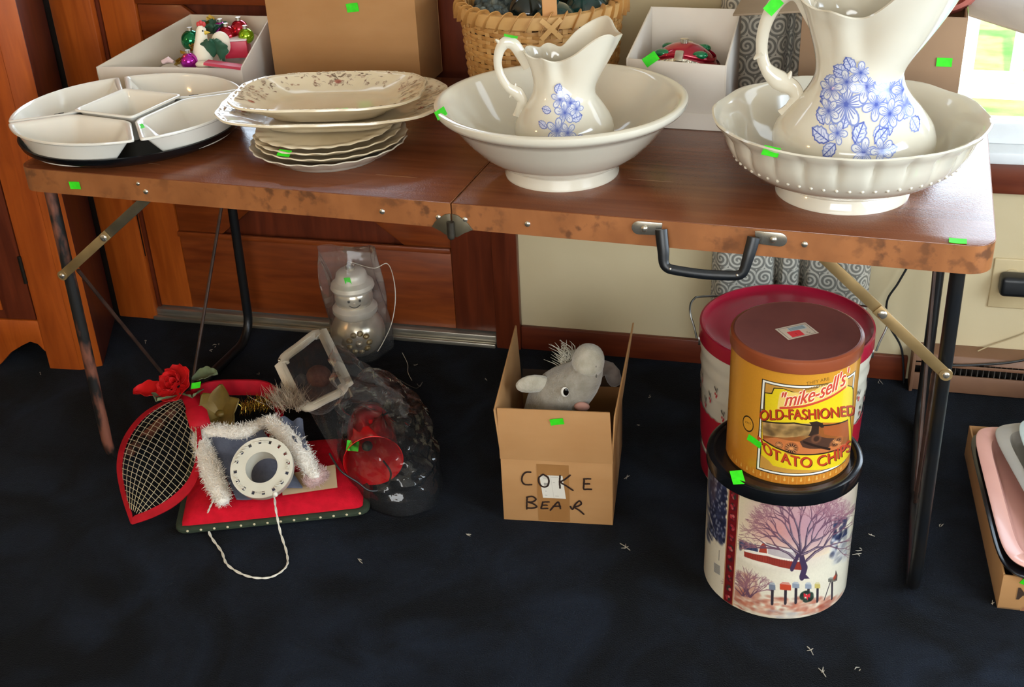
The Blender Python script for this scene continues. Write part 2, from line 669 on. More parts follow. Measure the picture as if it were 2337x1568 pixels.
# ---- crossbuck door in the back wall
DX0, DX1 = -1.185, -.207
d1 = struct(MB(WM).box(DX0, DX1, -.05, -.03, .034, .90).build('door_1', MATS['pine_dark'], smooth=False))
ST0, ST1, RZ0, RZ1 = -1.088, -.318, .255, .872
for a, b, m in ((DX0, ST0, 'pine_lit'), (ST1, DX1, 'pine_dark')):  # one wood: left stile painted in its lit tone, right in the dark
    MB(WM).box(a, b, -.03, -.004, .034, 2.02).build('stile', MATS[m], d1, bevel=.003)
for a, b in ((.034, RZ0), (RZ1, .925), (1.9, 2.02)):
    MB(WM).box(ST0 + .0005, ST1 - .0005, -.03, -.005, a, b).build('rail', MATS['pine_rail'], d1, bevel=.003)
MB(WM).box(ST0, ST1, -.006, .004, RZ0 - .002, RZ0 + .012).build('moulding', MATS['pine_rail'], d1, bevel=.002)
# two crossing diagonal boards and the four recessed triangular panels they leave
cxd, czd = (ST0 + ST1) / 2, (RZ0 + RZ1) / 2
Ld = math.hypot(ST1 - ST0, RZ1 - RZ0)
ang = math.atan2(RZ1 - RZ0, ST1 - ST0)


def clip_rect(poly, x0, x1, z0, z1):
    for ax, lim, sg in ((0, x0, 1), (0, x1, -1), (1, z0, 1), (1, z1, -1)):
        out = []
        for i in range(len(poly)):
            a, b = poly[i], poly[(i + 1) % len(poly)]
            da, db = (a[ax] - lim) * sg, (b[ax] - lim) * sg
            if da >= 0:
                out.append(a)
            if (da >= 0) != (db >= 0):
                t = da / (da - db)
                out.append((a[0] + (b[0] - a[0]) * t, a[1] + (b[1] - a[1]) * t))
        poly = out
    return poly


DM = WM @ Matrix(((1, 0, 0, 0), (0, 0, 1, 0), (0, 1, 0, 0), (0, 0, 0, 1)))
for k, sg in enumerate((1, -1)):
    ca, sa = math.cos(ang * sg), math.sin(ang * sg)
    hw = .075
    poly = [(cxd + ca * l - sa * h, czd + sa * l + ca * h) for l, h in ((-Ld, -hw), (Ld, -hw), (Ld, hw), (-Ld, hw))]
    poly = clip_rect(poly, ST0 + .001, ST1 - .001, RZ0 + .001, RZ1 - .001)
    MB(DM).prism(poly, -.029, -.008 - .003 * k).build('diagonal_board', MATS['pine_rail'], d1, bevel=.006)
g = MB(WM)
g.box(ST0, ST1, -.022, -.018, .925, 1.9)
g.build('pane', PANE, d1, smooth=False)
for z in (.262,):
    h = MB(WM)
    h.tube([(-1.199, .012, z - .07), (-1.199, .012, z + .07)], .007, 10)
    h.sphere((-1.199, .012, z + .075), .0065, 8, 6).sphere((-1.199, .012, z - .075), .0065, 8, 6)
    h.build('hinge', MATS['black_iron'], d1)

j = MB(WM); j.box(-1.215, DX0 - .001, -.11, -.001, .03, 2.03); j.box(DX1 + .001, -.195, -.11, -.001, .03, 2.03); j.box(-1.215, -.195, -.11, -.001, 2.021, 2.04)
j.build('door_jamb', MATS['pine_dark'], d1)
# casings, threshold, baseboard, window apron
t = MB(WM); t.box(-1.31, -1.193, 0, .022, 0, 2.12); struct(t.build('trim_1', MATS['pine_lit'], bevel=.004))  # left casing, warm light painted into the wood tone
t = MB(WM); t.box(-2.75, -1.312, 0, .008, 0, 2.12); struct(t.build('gap_shade_sheet', mat('gap_shade_dark', '1c0f0a', '120906', rough=.6, scale=6, stretch=(6, 6, .8)), bevel=.001))  # added dark sheet: its colour stands in for shade in the hutch gap
t = MB(WM); t.box(-.203, -.137, 0, .022, 0, 2.12); struct(t.build('trim_2', MATS['pine_dark'], bevel=.004))
t = MB(WM); t.box(-1.31, -.137, 0, .022, 2.035, 2.12); struct(t.build('trim_3', MATS['pine_rail'], bevel=.004))
t = MB(WM); t.box(-1.20, -.205, -.1, .012, .002, .030); t.box(-1.20, -.205, .012, .026, .0, .012)
struct(t.build('trim_4', MATS['aluminium'], bevel=.003), 'brushed metal threshold below the door')
t = MB(WM); t.box(-.137, .82, 0, .014, 0, .066); struct(t.build('baseboard_back', mat('pine_base', '6f3016', '571f0e', rough=.4, scale=5, stretch=(.8, 8, 8), coat=.1), bevel=.003))
t = MB(WM); t.box(.79, 2.02, 0, .018, .494, .566); struct(t.build('trim_5', MATS['pine_base'], bevel=.003), 'wooden apron under the window sill')

# ---- electric baseboard heater, outlet and cords on the back wall
mat('heater_brown', '8a6448', '7a5640', rough=.5, scale=5, bump=.04)
mat('heater_dark', '2b211b', '1c1612', rough=.6, scale=9)
ht = thing('baseboard_heater', 'brown metal baseboard heater with open grille along the wall', 'heater', tuple(WM @ Vector((.83, 0, 0))), WA)
HM = Matrix.Scale(-1, 4, (0, 1, 0))
MB(HM).box(0, 1.4, .0005, .012, .002, .10).build('back_plate', MATS['heater_dark'], ht)
MB(HM).hexa([(0, .0, .088), (1.4, .0, .088), (1.4, .058, .083), (0, .058, .083)], [(0, .0, .104), (1.4, .0, .104), (1.4, .05, .100), (0, .05, .100)]).build('top_cap', MATS['heater_brown'], ht, bevel=.002)
MB(HM).box(0, 1.4, .050, .056, .004, .050).build('front_cover', MATS['heater_brown'], ht, bevel=.002)
MB(HM).box(0, 1.4, .056, .059, .072, .080).build('grille_rail', MATS['heater_brown'], ht, bevel=.001)
fn = MB(HM)
for k in range(110):
    fn.box(.02 + k * .0124, .0215 + k * .0124, .014, .049, .03, .082)
fo = fn.build('fins', mat('fin_metal', '9a9288', '857d74', rough=.4, metal=.8, scale=30), ht, smooth=False)
fo['kind'] = 'stuff'
MB(HM).box(-.004, .004, .0, .06, .0, .102).build('end_cap', MATS['heater_brown'], ht, bevel=.002)

mat('ivory_plastic', 'cbb68c', 'c2ad84', rough=.45, scale=10)
mat('black_plastic', '11151a', '0a0d10', rough=.4, scale=14, bump=.05)
op = thing('wall_outlet', 'ivory duplex outlet plate on the wall above the heater', 'outlet', tuple(WM @ Vector((1.02, 0, .273))), WA)
pm = MB(HM)
pm.box(-.042, .042, 0, .006, -.062, .062)
pm.build('cover_plate', MATS['ivory_plastic'], op, bevel=.004, seg=3)
for z in (-.022, .022):
    q = MB(HM)
    q.loft([[(.017 * math.cos(a), y, z + .016 * math.sin(a)) for a in np.linspace(0, 2 * PI, 24, endpoint=False)] for y in (.004, .0085)])
    q.build('receptacle', MATS['ivory_plastic'], op)
MB(HM).sphere((0, .0062, 0), (.003, .0015, .003), 10, 6).build('screw', MATS['aluminium'], op)
pl = thing('power_adapter', 'black power adapter plugged into the ivory outlet', 'adapter', tuple(WM @ Vector((1.02, 0, .285))), WA)
a = MB(HM)
a.box(-.028, .055, .0092, .055, -.024, .024)
a.build('adapter_body', MATS['black_plastic'], pl, bevel=.011, seg=4)
for x in (-.008, .004):
    MB(HM).box(x - .0015, x + .0015, .006, .014, -.0285, -.0235).build('prong', MATS['aluminium'], pl)


def wpt(x, y, z):
    return tuple(WM @ Vector((x, y, z)))


c = MB()
c.tube(catmull([wpt(1.075, .035, .27), wpt(1.16, .05, .2), wpt(1.12, .065, .14), wpt(1.05, .068, .108), wpt(.97, .066, .09), wpt(.90, .066, .082)], 8), .0028, 6)
tag(c.build('drooping_cord', MATS['black_plastic']), 'black cord drooping from the adapter over the heater', 'cord')
c = MB()
c.tube(catmull([wpt(1.3, .012, .30), wpt(1.16, .010, .235), wpt(1.08, .010, .16), wpt(1.0, .012, .115), wpt(.97, .03, .1066)], 8), .0016, 6)
tag(c.build('wall_wire', mat('putty_plastic', 'b7a27d', 'a9946f', rough=.5)), 'thin putty coloured wire hanging against the beige wall', 'wire')
c = MB()
c.tube(catmull([wpt(.80, .06, .60), wpt(.79, .03, .42), wpt(.785, .03, .36), wpt(.795, .03, .33), wpt(.775, .03, .27), wpt(.755, .03, .22), wpt(.765, .03, .16), wpt(.80, .035, .1), wpt(.815, .04, .01)], 8), .0026, 6)
tag(c.build('loose_cord', MATS['black_plastic']), 'black cord hanging behind the table beside the grey curtain', 'cord')

# ---- curtain: pleated brocade panel with a swirl weave, left of the window
cm = bpy.data.materials.new('swirl_brocade')
cm.use_nodes = True
nt = cm.node_tree
bs = nt.nodes['Principled BSDF']
bs.inputs['Roughness'].default_value = .55
bs.inputs['Sheen Weight'].default_value = .2


def node(nt, kind, **kw):
    n = nt.nodes.new(kind)
    for k, v in kw.items():
        setattr(n, k, v)
    return n


def mth(nt, op, a, b=None):
    n = node(nt, 'ShaderNodeMath', operation=op)
    for i, x in enumerate((a, b)):
        if x is None:
            continue
        if isinstance(x, (int, float)):
            n.inputs[i].default_value = x
        else:
            nt.links.new(x, n.inputs[i])
    return n.outputs[0]


atn = node(nt, 'ShaderNodeAttribute', attribute_name='cloth')
sp = node(nt, 'ShaderNodeSeparateXYZ')
nt.links.new(atn.outputs['Vector'], sp.inputs[0])
CELL = .042
row = mth(nt, 'FLOOR', mth(nt, 'DIVIDE', sp.outputs[1], CELL))
half = mth(nt, 'MULTIPLY', mth(nt, 'MODULO', row, 2.), .5)
fx = mth(nt, 'SUBTRACT', mth(nt, 'FRACT', mth(nt, 'ADD', mth(nt, 'DIVIDE', sp.outputs[0], CELL), half)), .5)
fz = mth(nt, 'SUBTRACT', mth(nt, 'FRACT', mth(nt, 'DIVIDE', sp.outputs[1], CELL)), .5)
rr = mth(nt, 'SQRT', mth(nt, 'ADD', mth(nt, 'MULTIPLY', fx, fx), mth(nt, 'MULTIPLY', fz, fz)))
th = mth(nt, 'ARCTAN2', fz, fx)
wv = mth(nt, 'SINE', mth(nt, 'ADD', mth(nt, 'MULTIPLY', rr, 26.), th))
nz = node(nt, 'ShaderNodeTexNoise')
nz.inputs['Scale'].default_value = 60
nt.links.new(atn.outputs['Vector'], nz.inputs['Vector'])
val = mth(nt, 'ADD', wv, mth(nt, 'MULTIPLY', mth(nt, 'SUBTRACT', nz.outputs[0], .5), 1.2))
cr = node(nt, 'ShaderNodeValToRGB')
cr.color_ramp.elements[0].color = (*lin('7f7c72'), 1)
cr.color_ramp.elements[1].color = (*lin('cfc9ba'), 1)
cr.color_ramp.elements[0].position, cr.color_ramp.elements[1].position = .35, .75
nt.links.new(mth(nt, 'ADD', mth(nt, 'MULTIPLY', val, .5), .5), cr.inputs[0])
nt.links.new(cr.outputs[0], bs.inputs['Base Color'])
cu = MB()
NS, NZ = 90, 40
CX0, CX1 = .342, .708


def fold(t):
    # flat panels with two deep narrow folds
    y = .052 + .006 * math.sin(t * 9)
    for c0, wd_ in ((.415, .022), (.575, .022), (-.02, .05), (1.02, .05)):
        y -= .04 * math.exp(-((t - c0) / wd_) ** 2)
    return y


for j in range(NZ + 1):
    z = .10 + (2.05 - .10) * j / NZ
    cu.v += [tuple(WM @ Vector((CX0 + (CX1 - CX0) * i / NS + .004 * math.sin(z * 7), fold(i / NS) * (1 + .1 * math.sin(3 * z)), z))) for i in range(NS + 1)]
cu.f += [(j * (NS + 1) + i, j * (NS + 1) + i + 1, (j + 1) * (NS + 1) + i + 1, (j + 1) * (NS + 1) + i) for j in range(NZ) for i in range(NS)]
co = cu.build('curtain', cm)
L = [0.]
for i in range(NS):
    L.append(L[-1] + math.hypot((CX1 - CX0) / NS, fold((i + 1) / NS) - fold(i / NS)))
aa = co.data.attributes.new('cloth', 'FLOAT_VECTOR', 'POINT')
aa.data.foreach_set('vector', np.array([(L[i], .10 + 1.95 * j / NZ, 0) for j in range(NZ + 1) for i in range(NS + 1)], np.float32).reshape(-1))
sd = co.modifiers.new('thickness', 'SOLIDIFY')
sd.thickness = .002
tag(co, 'grey swirl patterned curtain panel hanging behind the table', 'curtain')

# ---- corner hutch at the left
hu = thing('corner_hutch', 'reddish pine corner cabinet with scalloped base at the left', 'cabinet', (-1.226, .412, 0), math.atan2(.138, .99))
FM = Matrix(((1, 0, 0, 0), (0, 0, -1, 0), (0, 1, 0, 0), (0, 0, 0, 1)))   # polygon x,y -> x,z ; extrude towards -y
GAPX = -.090
HT = 1.95
# front stile right of the door, running down into the foot
MB().box(GAPX + .002, .0, .0, .022, .0, HT).build('stile', MATS['pine_hutch'], hu, bevel=.002)
apr = [(-.62, .14), (GAPX + .0015, .14), (GAPX + .0015, .05), (-.105, .072), (-.125, .078), (-.15, .066), (-.19, .042), (-.23, .004), (-.25, 0), (-.36, 0), (-.40, .04), (-.45, .072), (-.50, .078), (-.55, .07), (-.60, .03), (-.62, 0)]
m = MB(FM); m.prism(apr, -.022, 0); m.build('base_apron', MATS['pine_lit'], hu, bevel=.002)
foot = [(GAPX + .001, .0), (GAPX + .001, .05), (-.07, .05), (-.05, .045)]
dr = MB(); dr.box(-.62, GAPX - .002, .001, .02, .143, 1.0); hd = dr.build('door', MATS['pine_dark'], hu, bevel=.002)
arc = [(-.60, .17), (-.175, .17)] + [(-.175 - .03 * math.sin(t) - .20 * (1 - math.cos(t)), .6 + .34 * math.sin(t)) for t in np.linspace(0, PI / 2, 12)] + [(-.60, .94)]
m = MB(FM); m.prism(arc, .0, .006); m.build('raised_panel', MATS['pine_lit'], hd, bevel=.004)
MB().tube([(GAPX, -.003, .25), (GAPX, -.003, .324)], .005, 8).build('hinge', MATS['black_iron'], hd)
dr = MB(); dr.box(-.62, GAPX - .002, .001, .02, 1.01, 1.9); dr.build('door', MATS['pine_dark'], hu, bevel=.002)
# chamfered corner post and the side running back to the wall
c0, s0 = math.cos(-math.atan2(.138, .99)), math.sin(-math.atan2(.138, .99))


def hloc(x, y):
    dx, dy = x + 1.226, y - .412
    return (c0 * dx - s0 * dy, s0 * dx + c0 * dy)


q = [(0, 0), hloc(-1.182, .446), hloc(-1.200, .462), (0, .022)]
MB().prism(q, 0, HT).build('corner_post', MATS['pine_lit'], hu, bevel=.002)
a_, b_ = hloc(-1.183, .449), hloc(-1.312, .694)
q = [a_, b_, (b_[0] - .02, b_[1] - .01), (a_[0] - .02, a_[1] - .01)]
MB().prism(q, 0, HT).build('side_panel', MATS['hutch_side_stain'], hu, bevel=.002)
MB().prism([hloc(-1.33, .69), hloc(-1.92, .655), hloc(-1.92, .36), (-.58, .03), (-.02, .03), hloc(-1.21, .47)], HT - .02, HT).build('top_board', MATS['pine_hutch'], hu)

# ---- floor lamp out of view at the left, its bulb warming that side of the room
lp = thing('floor_lamp', 'brass floor lamp with cream drum shade at the left of the room', 'lamp', (-1.75, -1.15, 0))
MB().lathe([(0, 0), (.14, 0), (.14, .012), (.03, .03), (0, .03)], 40).build('base', MATS['aluminium'], lp)
MB().tube([(0, 0, .03), (0, 0, 1.42)], .011, 12).build('pole', MATS['aluminium'], lp)
MB().lathe([(.20, 1.25), (.15, 1.55)], 48).build('lamp_shade', mat('lamp_linen', 'e8d9b8', 'dccba8', rough=.8, trans=.3), lp)
bulb = MB().sphere((0, 0, 1.45), .03, 16, 10).build('bulb', MATS['white_vinyl'], lp)
light('lamp_bulb', 'POINT', (-1.75, -1.15, 1.62), (0, 0, 0), 17, (1, .58, .25), .06)

# ---- garden outside the window
mat('lawn', '7fae4a', 'a5c465', rough=.9, scale=9, bump=.6, bscale=60)
mat('path_stone', '8fa39a', '6f8279', rough=.9, scale=4, bump=.3)
mat('white_fence_paint', 'f4f6f4', 'e8ebea', rough=.6, scale=8)
yd = MB(); yd.box(-6, 14, 1.15, 14, -.35, -.25); struct(yd.build('ground_outside', MATS['lawn'], smooth=False))
pt = MB(); pt.box(-6, 14, 1.15, 3.68, -.25, -.235); struct(pt.build('path_outside', MATS['path_stone'], smooth=False))
fe = thing('garden_fence', 'white picket fence standing in the garden outside the window', 'fence', (1.0, 4.02, -.25))
MB().box(-3, 8, -.02, .02, .0, .125).build('lower_rail', MATS['white_fence_paint'], fe, bevel=.004)
MB().box(-3, 8, -.02, .02, 1.15, 1.25).build('upper_rail', MATS['white_fence_paint'], fe, bevel=.004)
pk = None
for k in range(36):
    x = -1.9 + k * .212
    if pk is None:
        pk = MB().box(-.028, .028, -.05, -.021, .09, 1.3).build('picket', MATS['white_fence_paint'], fe, bevel=.004, loc=(x, 0, 0))
    else:
        share(pk, fe, xf((x, 0, 0)))
mat('bush_leaf', '5fbf4a', '2f8f35', rough=.6, scale=6)
for i, (bx, by, bz, br) in enumerate(((1.55, 5.0, .55, .42), (2.6, 5.0, .45, .4), (.5, 5.1, .6, .45))):
    b = MB()
    for k in range(420):
        d = Vector(rng.normal(size=3)).normalized()
        p = d * br * rng.uniform(.75, 1.05)
        u = Vector(rng.normal(size=3)).normalized() * .07
        v = d.cross(u).normalized() * .035
        b.add([tuple(p - u), tuple(p + v + d * .01), tuple(p + u), tuple(p - v + d * .01)], [(0, 1, 2, 3)])
    bo = b.build('garden_bush', MATS['bush_leaf'], smooth=False, loc=(bx, by, bz), normals=False)
    MBs = MB(); MBs.tube([(0, 0, -bz - .25), (0, 0, 0)], .03, 6); MBs.build('stem', MATS['pine_dark'], bo)
    tag(bo, ['green bush behind the white fence outside the window', 'small leafy bush right of the other garden bushes', 'large leafy bush hidden mostly behind the brown box'][i], 'bush', 'bushes behind the garden fence')

# ================================================================== THE FOLDING TABLE
TZ = .735
TW, TD, TA = .8975, .72, .048
SEAM = .012
# laminate: long reddish-brown grain with a few pale scuffs
tm = mat('table_laminate', '7a4427', '5f3019', rough=.16, scale=4, stretch=(.7, 9, 9), ramp=(.25, .75), distort=.8, detail=6, bump=.10, bscale=330, rough2=.26)
em = mat('edge_paint', '9b6136', '7d4a26', rough=.42, scale=9, stretch=(1.6, 5, 1), ramp=(.3, .75), detail=7, distort=.4)
# rust and worn spots on the edge band
nt = em.node_tree
pb = nt.nodes['Principled BSDF']
n1 = node(nt, 'ShaderNodeTexNoise')
n1.inputs['Scale'].default_value = 42
n1.inputs['Detail'].default_value = 8
n2 = node(nt, 'ShaderNodeTexNoise')
n2.inputs['Scale'].default_value = 5
tc = node(nt, 'ShaderNodeTexCoord')
nt.links.new(tc.outputs['Object'], n1.inputs['Vector'])
nt.links.new(tc.outputs['Object'], n2.inputs['Vector'])
def ramp_(v, lo, hi):
    n = node(nt, 'ShaderNodeMapRange')
    n.inputs['From Min'].default_value, n.inputs['From Max'].default_value = lo, hi
    nt.links.new(v, n.inputs['Value'])
    return n.outputs[0]


mk = mth(nt, 'MULTIPLY', ramp_(n1.outputs[0], .50, .62), ramp_(n2.outputs[0], .46, .60))
mx = node(nt, 'ShaderNodeMix', data_type='RGBA')
mx.inputs[7].default_value = (*lin('4a2c1a'), 1)
nt.links.new(mth(nt, 'MULTIPLY', mk, .75), mx.inputs[0])
old = pb.inputs['Base Color'].links[0].from_socket
nt.links.new(old, mx.inputs[6])
nt.links.new(mx.outputs[2], pb.inputs['Base Color'])

mat('gun_metal', '4c463c', '353029', rough=.42, metal=.7, scale=20)
mat('brass_bar', 'a3885c', '8d744c', rough=.4, metal=.55, scale=20, stretch=(1, 1, 1))
mat('dull_bar', '6c6350', '57503f', rough=.45, metal=.6, scale=20)
mat('steel_bright', 'd6cfc0', 'b9b1a1', rough=.25, metal=.9, scale=30)
mat('leg_black', '15171a', '1f1c19', rough=.35, metal=.3, scale=14, ramp=(.4, .7))
mat('leg_scuffed', '1c1a18', '7a4a38', rough=.5, metal=.2, scale=9, stretch=(3, 3, 1), ramp=(.46, .56), detail=7)
mat('stay_rust', '4a3226', '33241c', rough=.6, metal=.3, scale=30)

tb = thing('folding_table', 'brown folding suitcase table with black tube legs and carry handle', 'table', (0, 0, 0))


def rrect(x0, x1, y0, y1, rl, rr_):
    """rectangle with the two left corners rounded by rl and the two right ones by rr_"""
    out = []
    for cx, cy, r, a0 in ((x1 - rr_, y0 + rr_, rr_, -90), (x1 - rr_, y1 - rr_, rr_, 0), (x0 + rl, y1 - rl, rl, 90), (x0 + rl, y0 + rl, rl, 180)):
        if r < .002:
            out.append((cx, cy))
            continue
        for k in range(9):
            a = R(a0 + 90 * k / 8)
            out.append((cx + r * math.cos(a), cy + r * math.sin(a)))
    return out


for x0, x1, rl, r2 in ((-TW, SEAM - .0015, .04, .0), (SEAM + .0015, TW, .0, .04)):
    p = rrect(x0 + .0012, x1 - .0012, .0012, TD - .0012, max(rl - .001, 0), max(r2 - .001, 0))
    MB().prism(p, TZ - .016, TZ).build('tabletop', tm, tb, bevel=.0015)
    o = rrect(x0, x1, 0, TD, rl, r2)
    i = rrect(x0 + .0125, x1 - .0125, .0125, TD - .0125, max(rl - .012, 0), max(r2 - .012, 0))
    n = len(o)
    e = MB()
    zt, zb = TZ - .0012, TZ - TA
    e.loft([[(x, y, zb) for x, y in i], [(x, y, zb) for x, y in o], [(x, y, zt) for x, y in o], [(x, y, zt) for x, y in rrect(x0 + .0015, x1 - .0015, .0015, TD - .0015, max(rl - .0015, 0), max(r2 - .0015, 0))]], True, False, False)
    e.loft([[(x, y, TZ - .018) for x, y in i], [(x, y, zb) for x, y in i]], True, False, False)
    e.build('edge_band', em, tb, angle=30)

# rivets on the front band
rv = None
for x, z in ((-.606, .707), (-.12, .708), (.15, .708), (.613, .714), (-.013, .706), (.036, .706), (-.62, .722)):
    if rv is None:
        rv = MB().sphere((0, 0, 0), (.0055, .003, .0055), 12, 8).build('rivet', MATS['steel_bright'], tb, loc=(x, -.0005, z))
    else:
        share(rv, tb, xf((x, -.0005, z), s=.75 if z > .72 else 1))
# seam hinge: two gusset plates and a round barrel below the edge
for sg in (-1, 1):
    M = Matrix(((sg, 0, 0, SEAM), (0, 0, 1, -.0025), (0, 1, 0, 0), (0, 0, 0, 1)))
    m = MB(M)
    m.prism([(.0015, .674), (.008, .672), (.022, .681), (.038, .6885), (.030, .700), (.012, .7135), (.0015, .7155)], -.0005, .0022)
    m.build('hinge_plate', MATS['dull_bar'], tb, bevel=.0005)
m = MB()
m.tube([(SEAM, -.009, .676), (SEAM, -.009, .703)], .0068, 12)
m.sphere((SEAM, -.009, .676), .0068, 12, 6)
m.build('hinge_barrel', MATS['gun_metal'], tb)

# carry handle: two metal brackets and a moulded black bail
for x, sg in ((.366, 1), (.552, -1)):
    pl_ = [(-.022 + .012 * math.cos(a), .012 * math.sin(a)) for a in np.linspace(PI / 2, 3 * PI / 2, 9)] + [(.016, -.010), (.018, .012)]
    M = Matrix(((sg, 0, 0, x), (0, 0, 1, -.004), (0, 1, 0, .7195), (0, 0, 0, 1)))
    b = MB(M).prism(pl_, 0, .0035).build('handle_bracket', MATS['steel_bright'], tb, bevel=.0012)
    MB(M).sphere((-.012, 0, -.001), (.006, .006, .0035), 12, 8).build('bracket_rivet', MATS['steel_bright'], b)
hp = catmull([(.384, -.012, .724), (.386, -.016, .712), (.390, -.022, .690), (.392, -.026, .672), (.398, -.028, .664), (.412, -.029, .661), (.459, -.030, .659), (.506, -.029, .661), (.519, -.028, .665), (.524, -.026, .674), (.528, -.022, .692), (.532, -.016, .712), (.534, -.012, .724)], 5)
m = MB()
m.tube(hp, [.0105 - .0022 * math.exp(-((i / len(hp) - .5) / .32) ** 6) for i in range(len(hp))], 10, flat=(1.0, .72), up=(0, 1, 0))
m.build('carry_handle', MATS['black_plastic'], tb)
for k, x in enumerate((.393, .524)):
    MB().sphere((x + (.012 if k == 0 else -.010), -.0385, .667), .0025, 8, 6).build('pivot_pin', MATS['steel_bright'], tb)

# legs: one closed tube loop at each end (front upright, bar on the carpet, back upright)
LB = .667
for sx, x0, x1, mm in ((-1, -.849, -.862, 'leg_scuffed'), (1, .8485, .8545, 'leg_black')):
    y0, rb = .028, .07
    pts = [(x0, y0, TZ - .02), (x0 + (x1 - x0) * .5, y0, .38), (x1, y0, rb + .012)]
    pts += [(x1, y0 + rb * (1 - math.cos(a)), .0125 + rb * (1 - math.sin(a))) for a in np.linspace(0.2, PI / 2, 7)]
    half_ = pts + [(x1, .2, .0125), (x1, .36, .0125)]
    MB().tube(half_, .0122, 12).build('leg', MATS[mm], tb)
    back = [(x, LB + .028 - y, z) for x, y, z in half_]
    MB().tube(back, .0122, 12).build('leg', MATS['leg_black'], tb)
    # thin stay rods in a V from each upright down to the middle of the floor bar
    for yy in (y0 + .012, LB - .012):
        MB().tube([(x0 + (x1 - x0) * .35 - sx * .014, yy, .50), (x1 - sx * .002, .34 + (.02 if yy > .3 else -.02), .022)], .0042, 8).build('stay_rod', MATS['stay_rust'], tb)
    # folding braces: upper and lower flat bars joined by a pivot
    for yy, bmat, umat in ((.012, 'brass_bar', 'dull_bar' if sx < 0 else 'brass_bar'), (LB + .012, 'gun_metal', 'gun_metal')):
        P0, P1 = (np.array((sx * .60, yy, .70)), np.array((sx * .853, yy, .502)))
        if sx > 0:
            P0 = np.array((.625, yy, .705))
        mid = P0 * .48 + P1 * .52
        br = MB().tube([P0, mid * .92 + P1 * .08], 1., 4, flat=(.0095, .0016), up=(0, 1, 0)).build('brace_bar', MATS[umat], tb, bevel=.0006)
        off = np.array((0, -.0036, 0))
        b2 = MB().tube([mid * .92 + P0 * .08 + off, P1 + off], 1., 4, flat=(.0095, .0016), up=(0, 1, 0)).build('brace_bar', MATS[bmat], tb, bevel=.0006)
        MB().sphere(tuple(mid + off * 1.5), (.008, .003, .008), 12, 8).build('pivot_rivet', MATS['steel_bright'], b2)
        e_ = MB()
        e_.loft([[(P1[0] + .0105 * math.cos(a), P1[1] + y, P1[2] + .0105 * math.sin(a)) for a in np.linspace(0, 2 * PI, 20, endpoint=False)] for y in (-.0065, -.0015)])
        e_.build('end_washer', MATS[bmat], b2)
        MB().sphere(tuple(P1 + np.array((0, -.0065, 0))), (.0062, .003, .0062), 12, 8).build('pivot_rivet', MATS['steel_bright'], b2)
        pin = MB().tube([tuple(P1 + np.array((0, -.004, 0))), (x0 + (x1 - x0) * .35, yy + .016 * (1 if yy < .3 else -1), P1[2])], .004, 8).build('pivot_pin', MATS['gun_metal'], tb)
sticker(tb, (-.763, -.0008, .708), (1, 0, .05), (0, 0, 1), .024, .015)
sticker(tb, (.841, .012, .7352), (1, .0, 0), (0, 1, 0), .026, .018)

# pale scuffs worn into the laminate
scf = mat('pale_scuff', '96623f', '86542f', rough=.3, scale=40)
for px, py, L_, w_ in ((905, 402, .085, .0035), (1485, 412, .085, .003), (640, 432, .05, .003), (330, 372, .07, .0025)):
    p = at(px, py, TZ)
    MB().prism([(p[0] + L_ / 2 * math.cos(t), p[1] + w_ / 2 * math.sin(t)) for t in np.linspace(0, 2 * PI, 20, endpoint=False)], TZ - .0002, TZ + .0001).build('scuff', scf, tb)

# ================================================================== CHINA ON THE TABLE
GLZ = 'd3cbb9'
glaze = mat('glazed_ironstone', GLZ, 'cdc4b1', rough=.10, scale=5, coat=.35, spec=.55)
glaze2 = mat('glazed_white_ware', 'dcd7cb', 'd5cfc2', rough=.12, scale=5, coat=.3, spec=.5)
aged = mat('aged_ironstone', 'ded0b4', 'd2c2a2', rough=.16, scale=9, coat=.3, ramp=(.35, .7))
ink_on_china = printmat('transfer_ink', .14, 0, .3)


# ---- black lazy susan with five white dishes
TC = (-.757, .203)
tr = thing('round_tray', 'round black serving tray overhanging the left table edge', 'tray', (*TC, TZ))
MB().lathe([(0, .0), (.095, .0), (.1, .008), (.165, .0085), (.205, .010), (.219, .020), (.2235, .0315), (.2205, .0325), (.2145, .021), (.207, .0155), (0, .0155)], 96).build('tray_plate', mat('black_lacquer', '0d0f12', '08090b', rough=.3, scale=20), tr)


def inset(poly, d, cen):
    return [(x + (cen[0] - x) * d, y + (cen[1] - y) * d) for x, y in poly]


def soften(poly, r, n=4):
    """round the corners of a polygon"""
    out = []
    m = len(poly)
    for i in range(m):
        p0, p, p1 = (np.array(poly[j % m]) for j in (i - 1, i, i + 1))
        a, b = p0 - p, p1 - p
        la, lb = np.linalg.norm(a), np.linalg.norm(b)
        if a @ b / (la * lb) < -.94:
            out.append(tuple(p))
            continue
        q = min(r, la * .45, lb * .45)
        A, B = p + a / la * q, p + b / lb * q
        for k in range(n + 1):
            t = k / n
            out.append(tuple((1 - t) ** 2 * A + 2 * t * (1 - t) * p + t * t * B))
    return out


def dish(name, label, poly, rot, z0, z1, floor_scale, group, lip=.006, loc=(*TC, TZ)):
    d = thing(name, label, 'dish', (loc[0], loc[1], loc[2] + z0), rot, group)
    P = soften(poly, .012)
    cen = tuple(np.mean(poly, 0))
    h = z1 - z0
    L = lambda k, z: [(x, y, z) for x, y in inset(P, k, cen)]
    m = MB()
    m.loft([L(floor_scale + .02, 0), L(floor_scale, .003), L(.10, h - .008), L(.085, h - .006), L(.0, h - .004), L(-.004, h - .0015), L(.004, h), L(.03, h + .0006), L(.075, h - .001), L(.10, h - .006), L(floor_scale + .015, .007), L(floor_scale + .06, .0045)], True, True, True)
    m.build('dish_body', glaze2, d, angle=50)
    return d


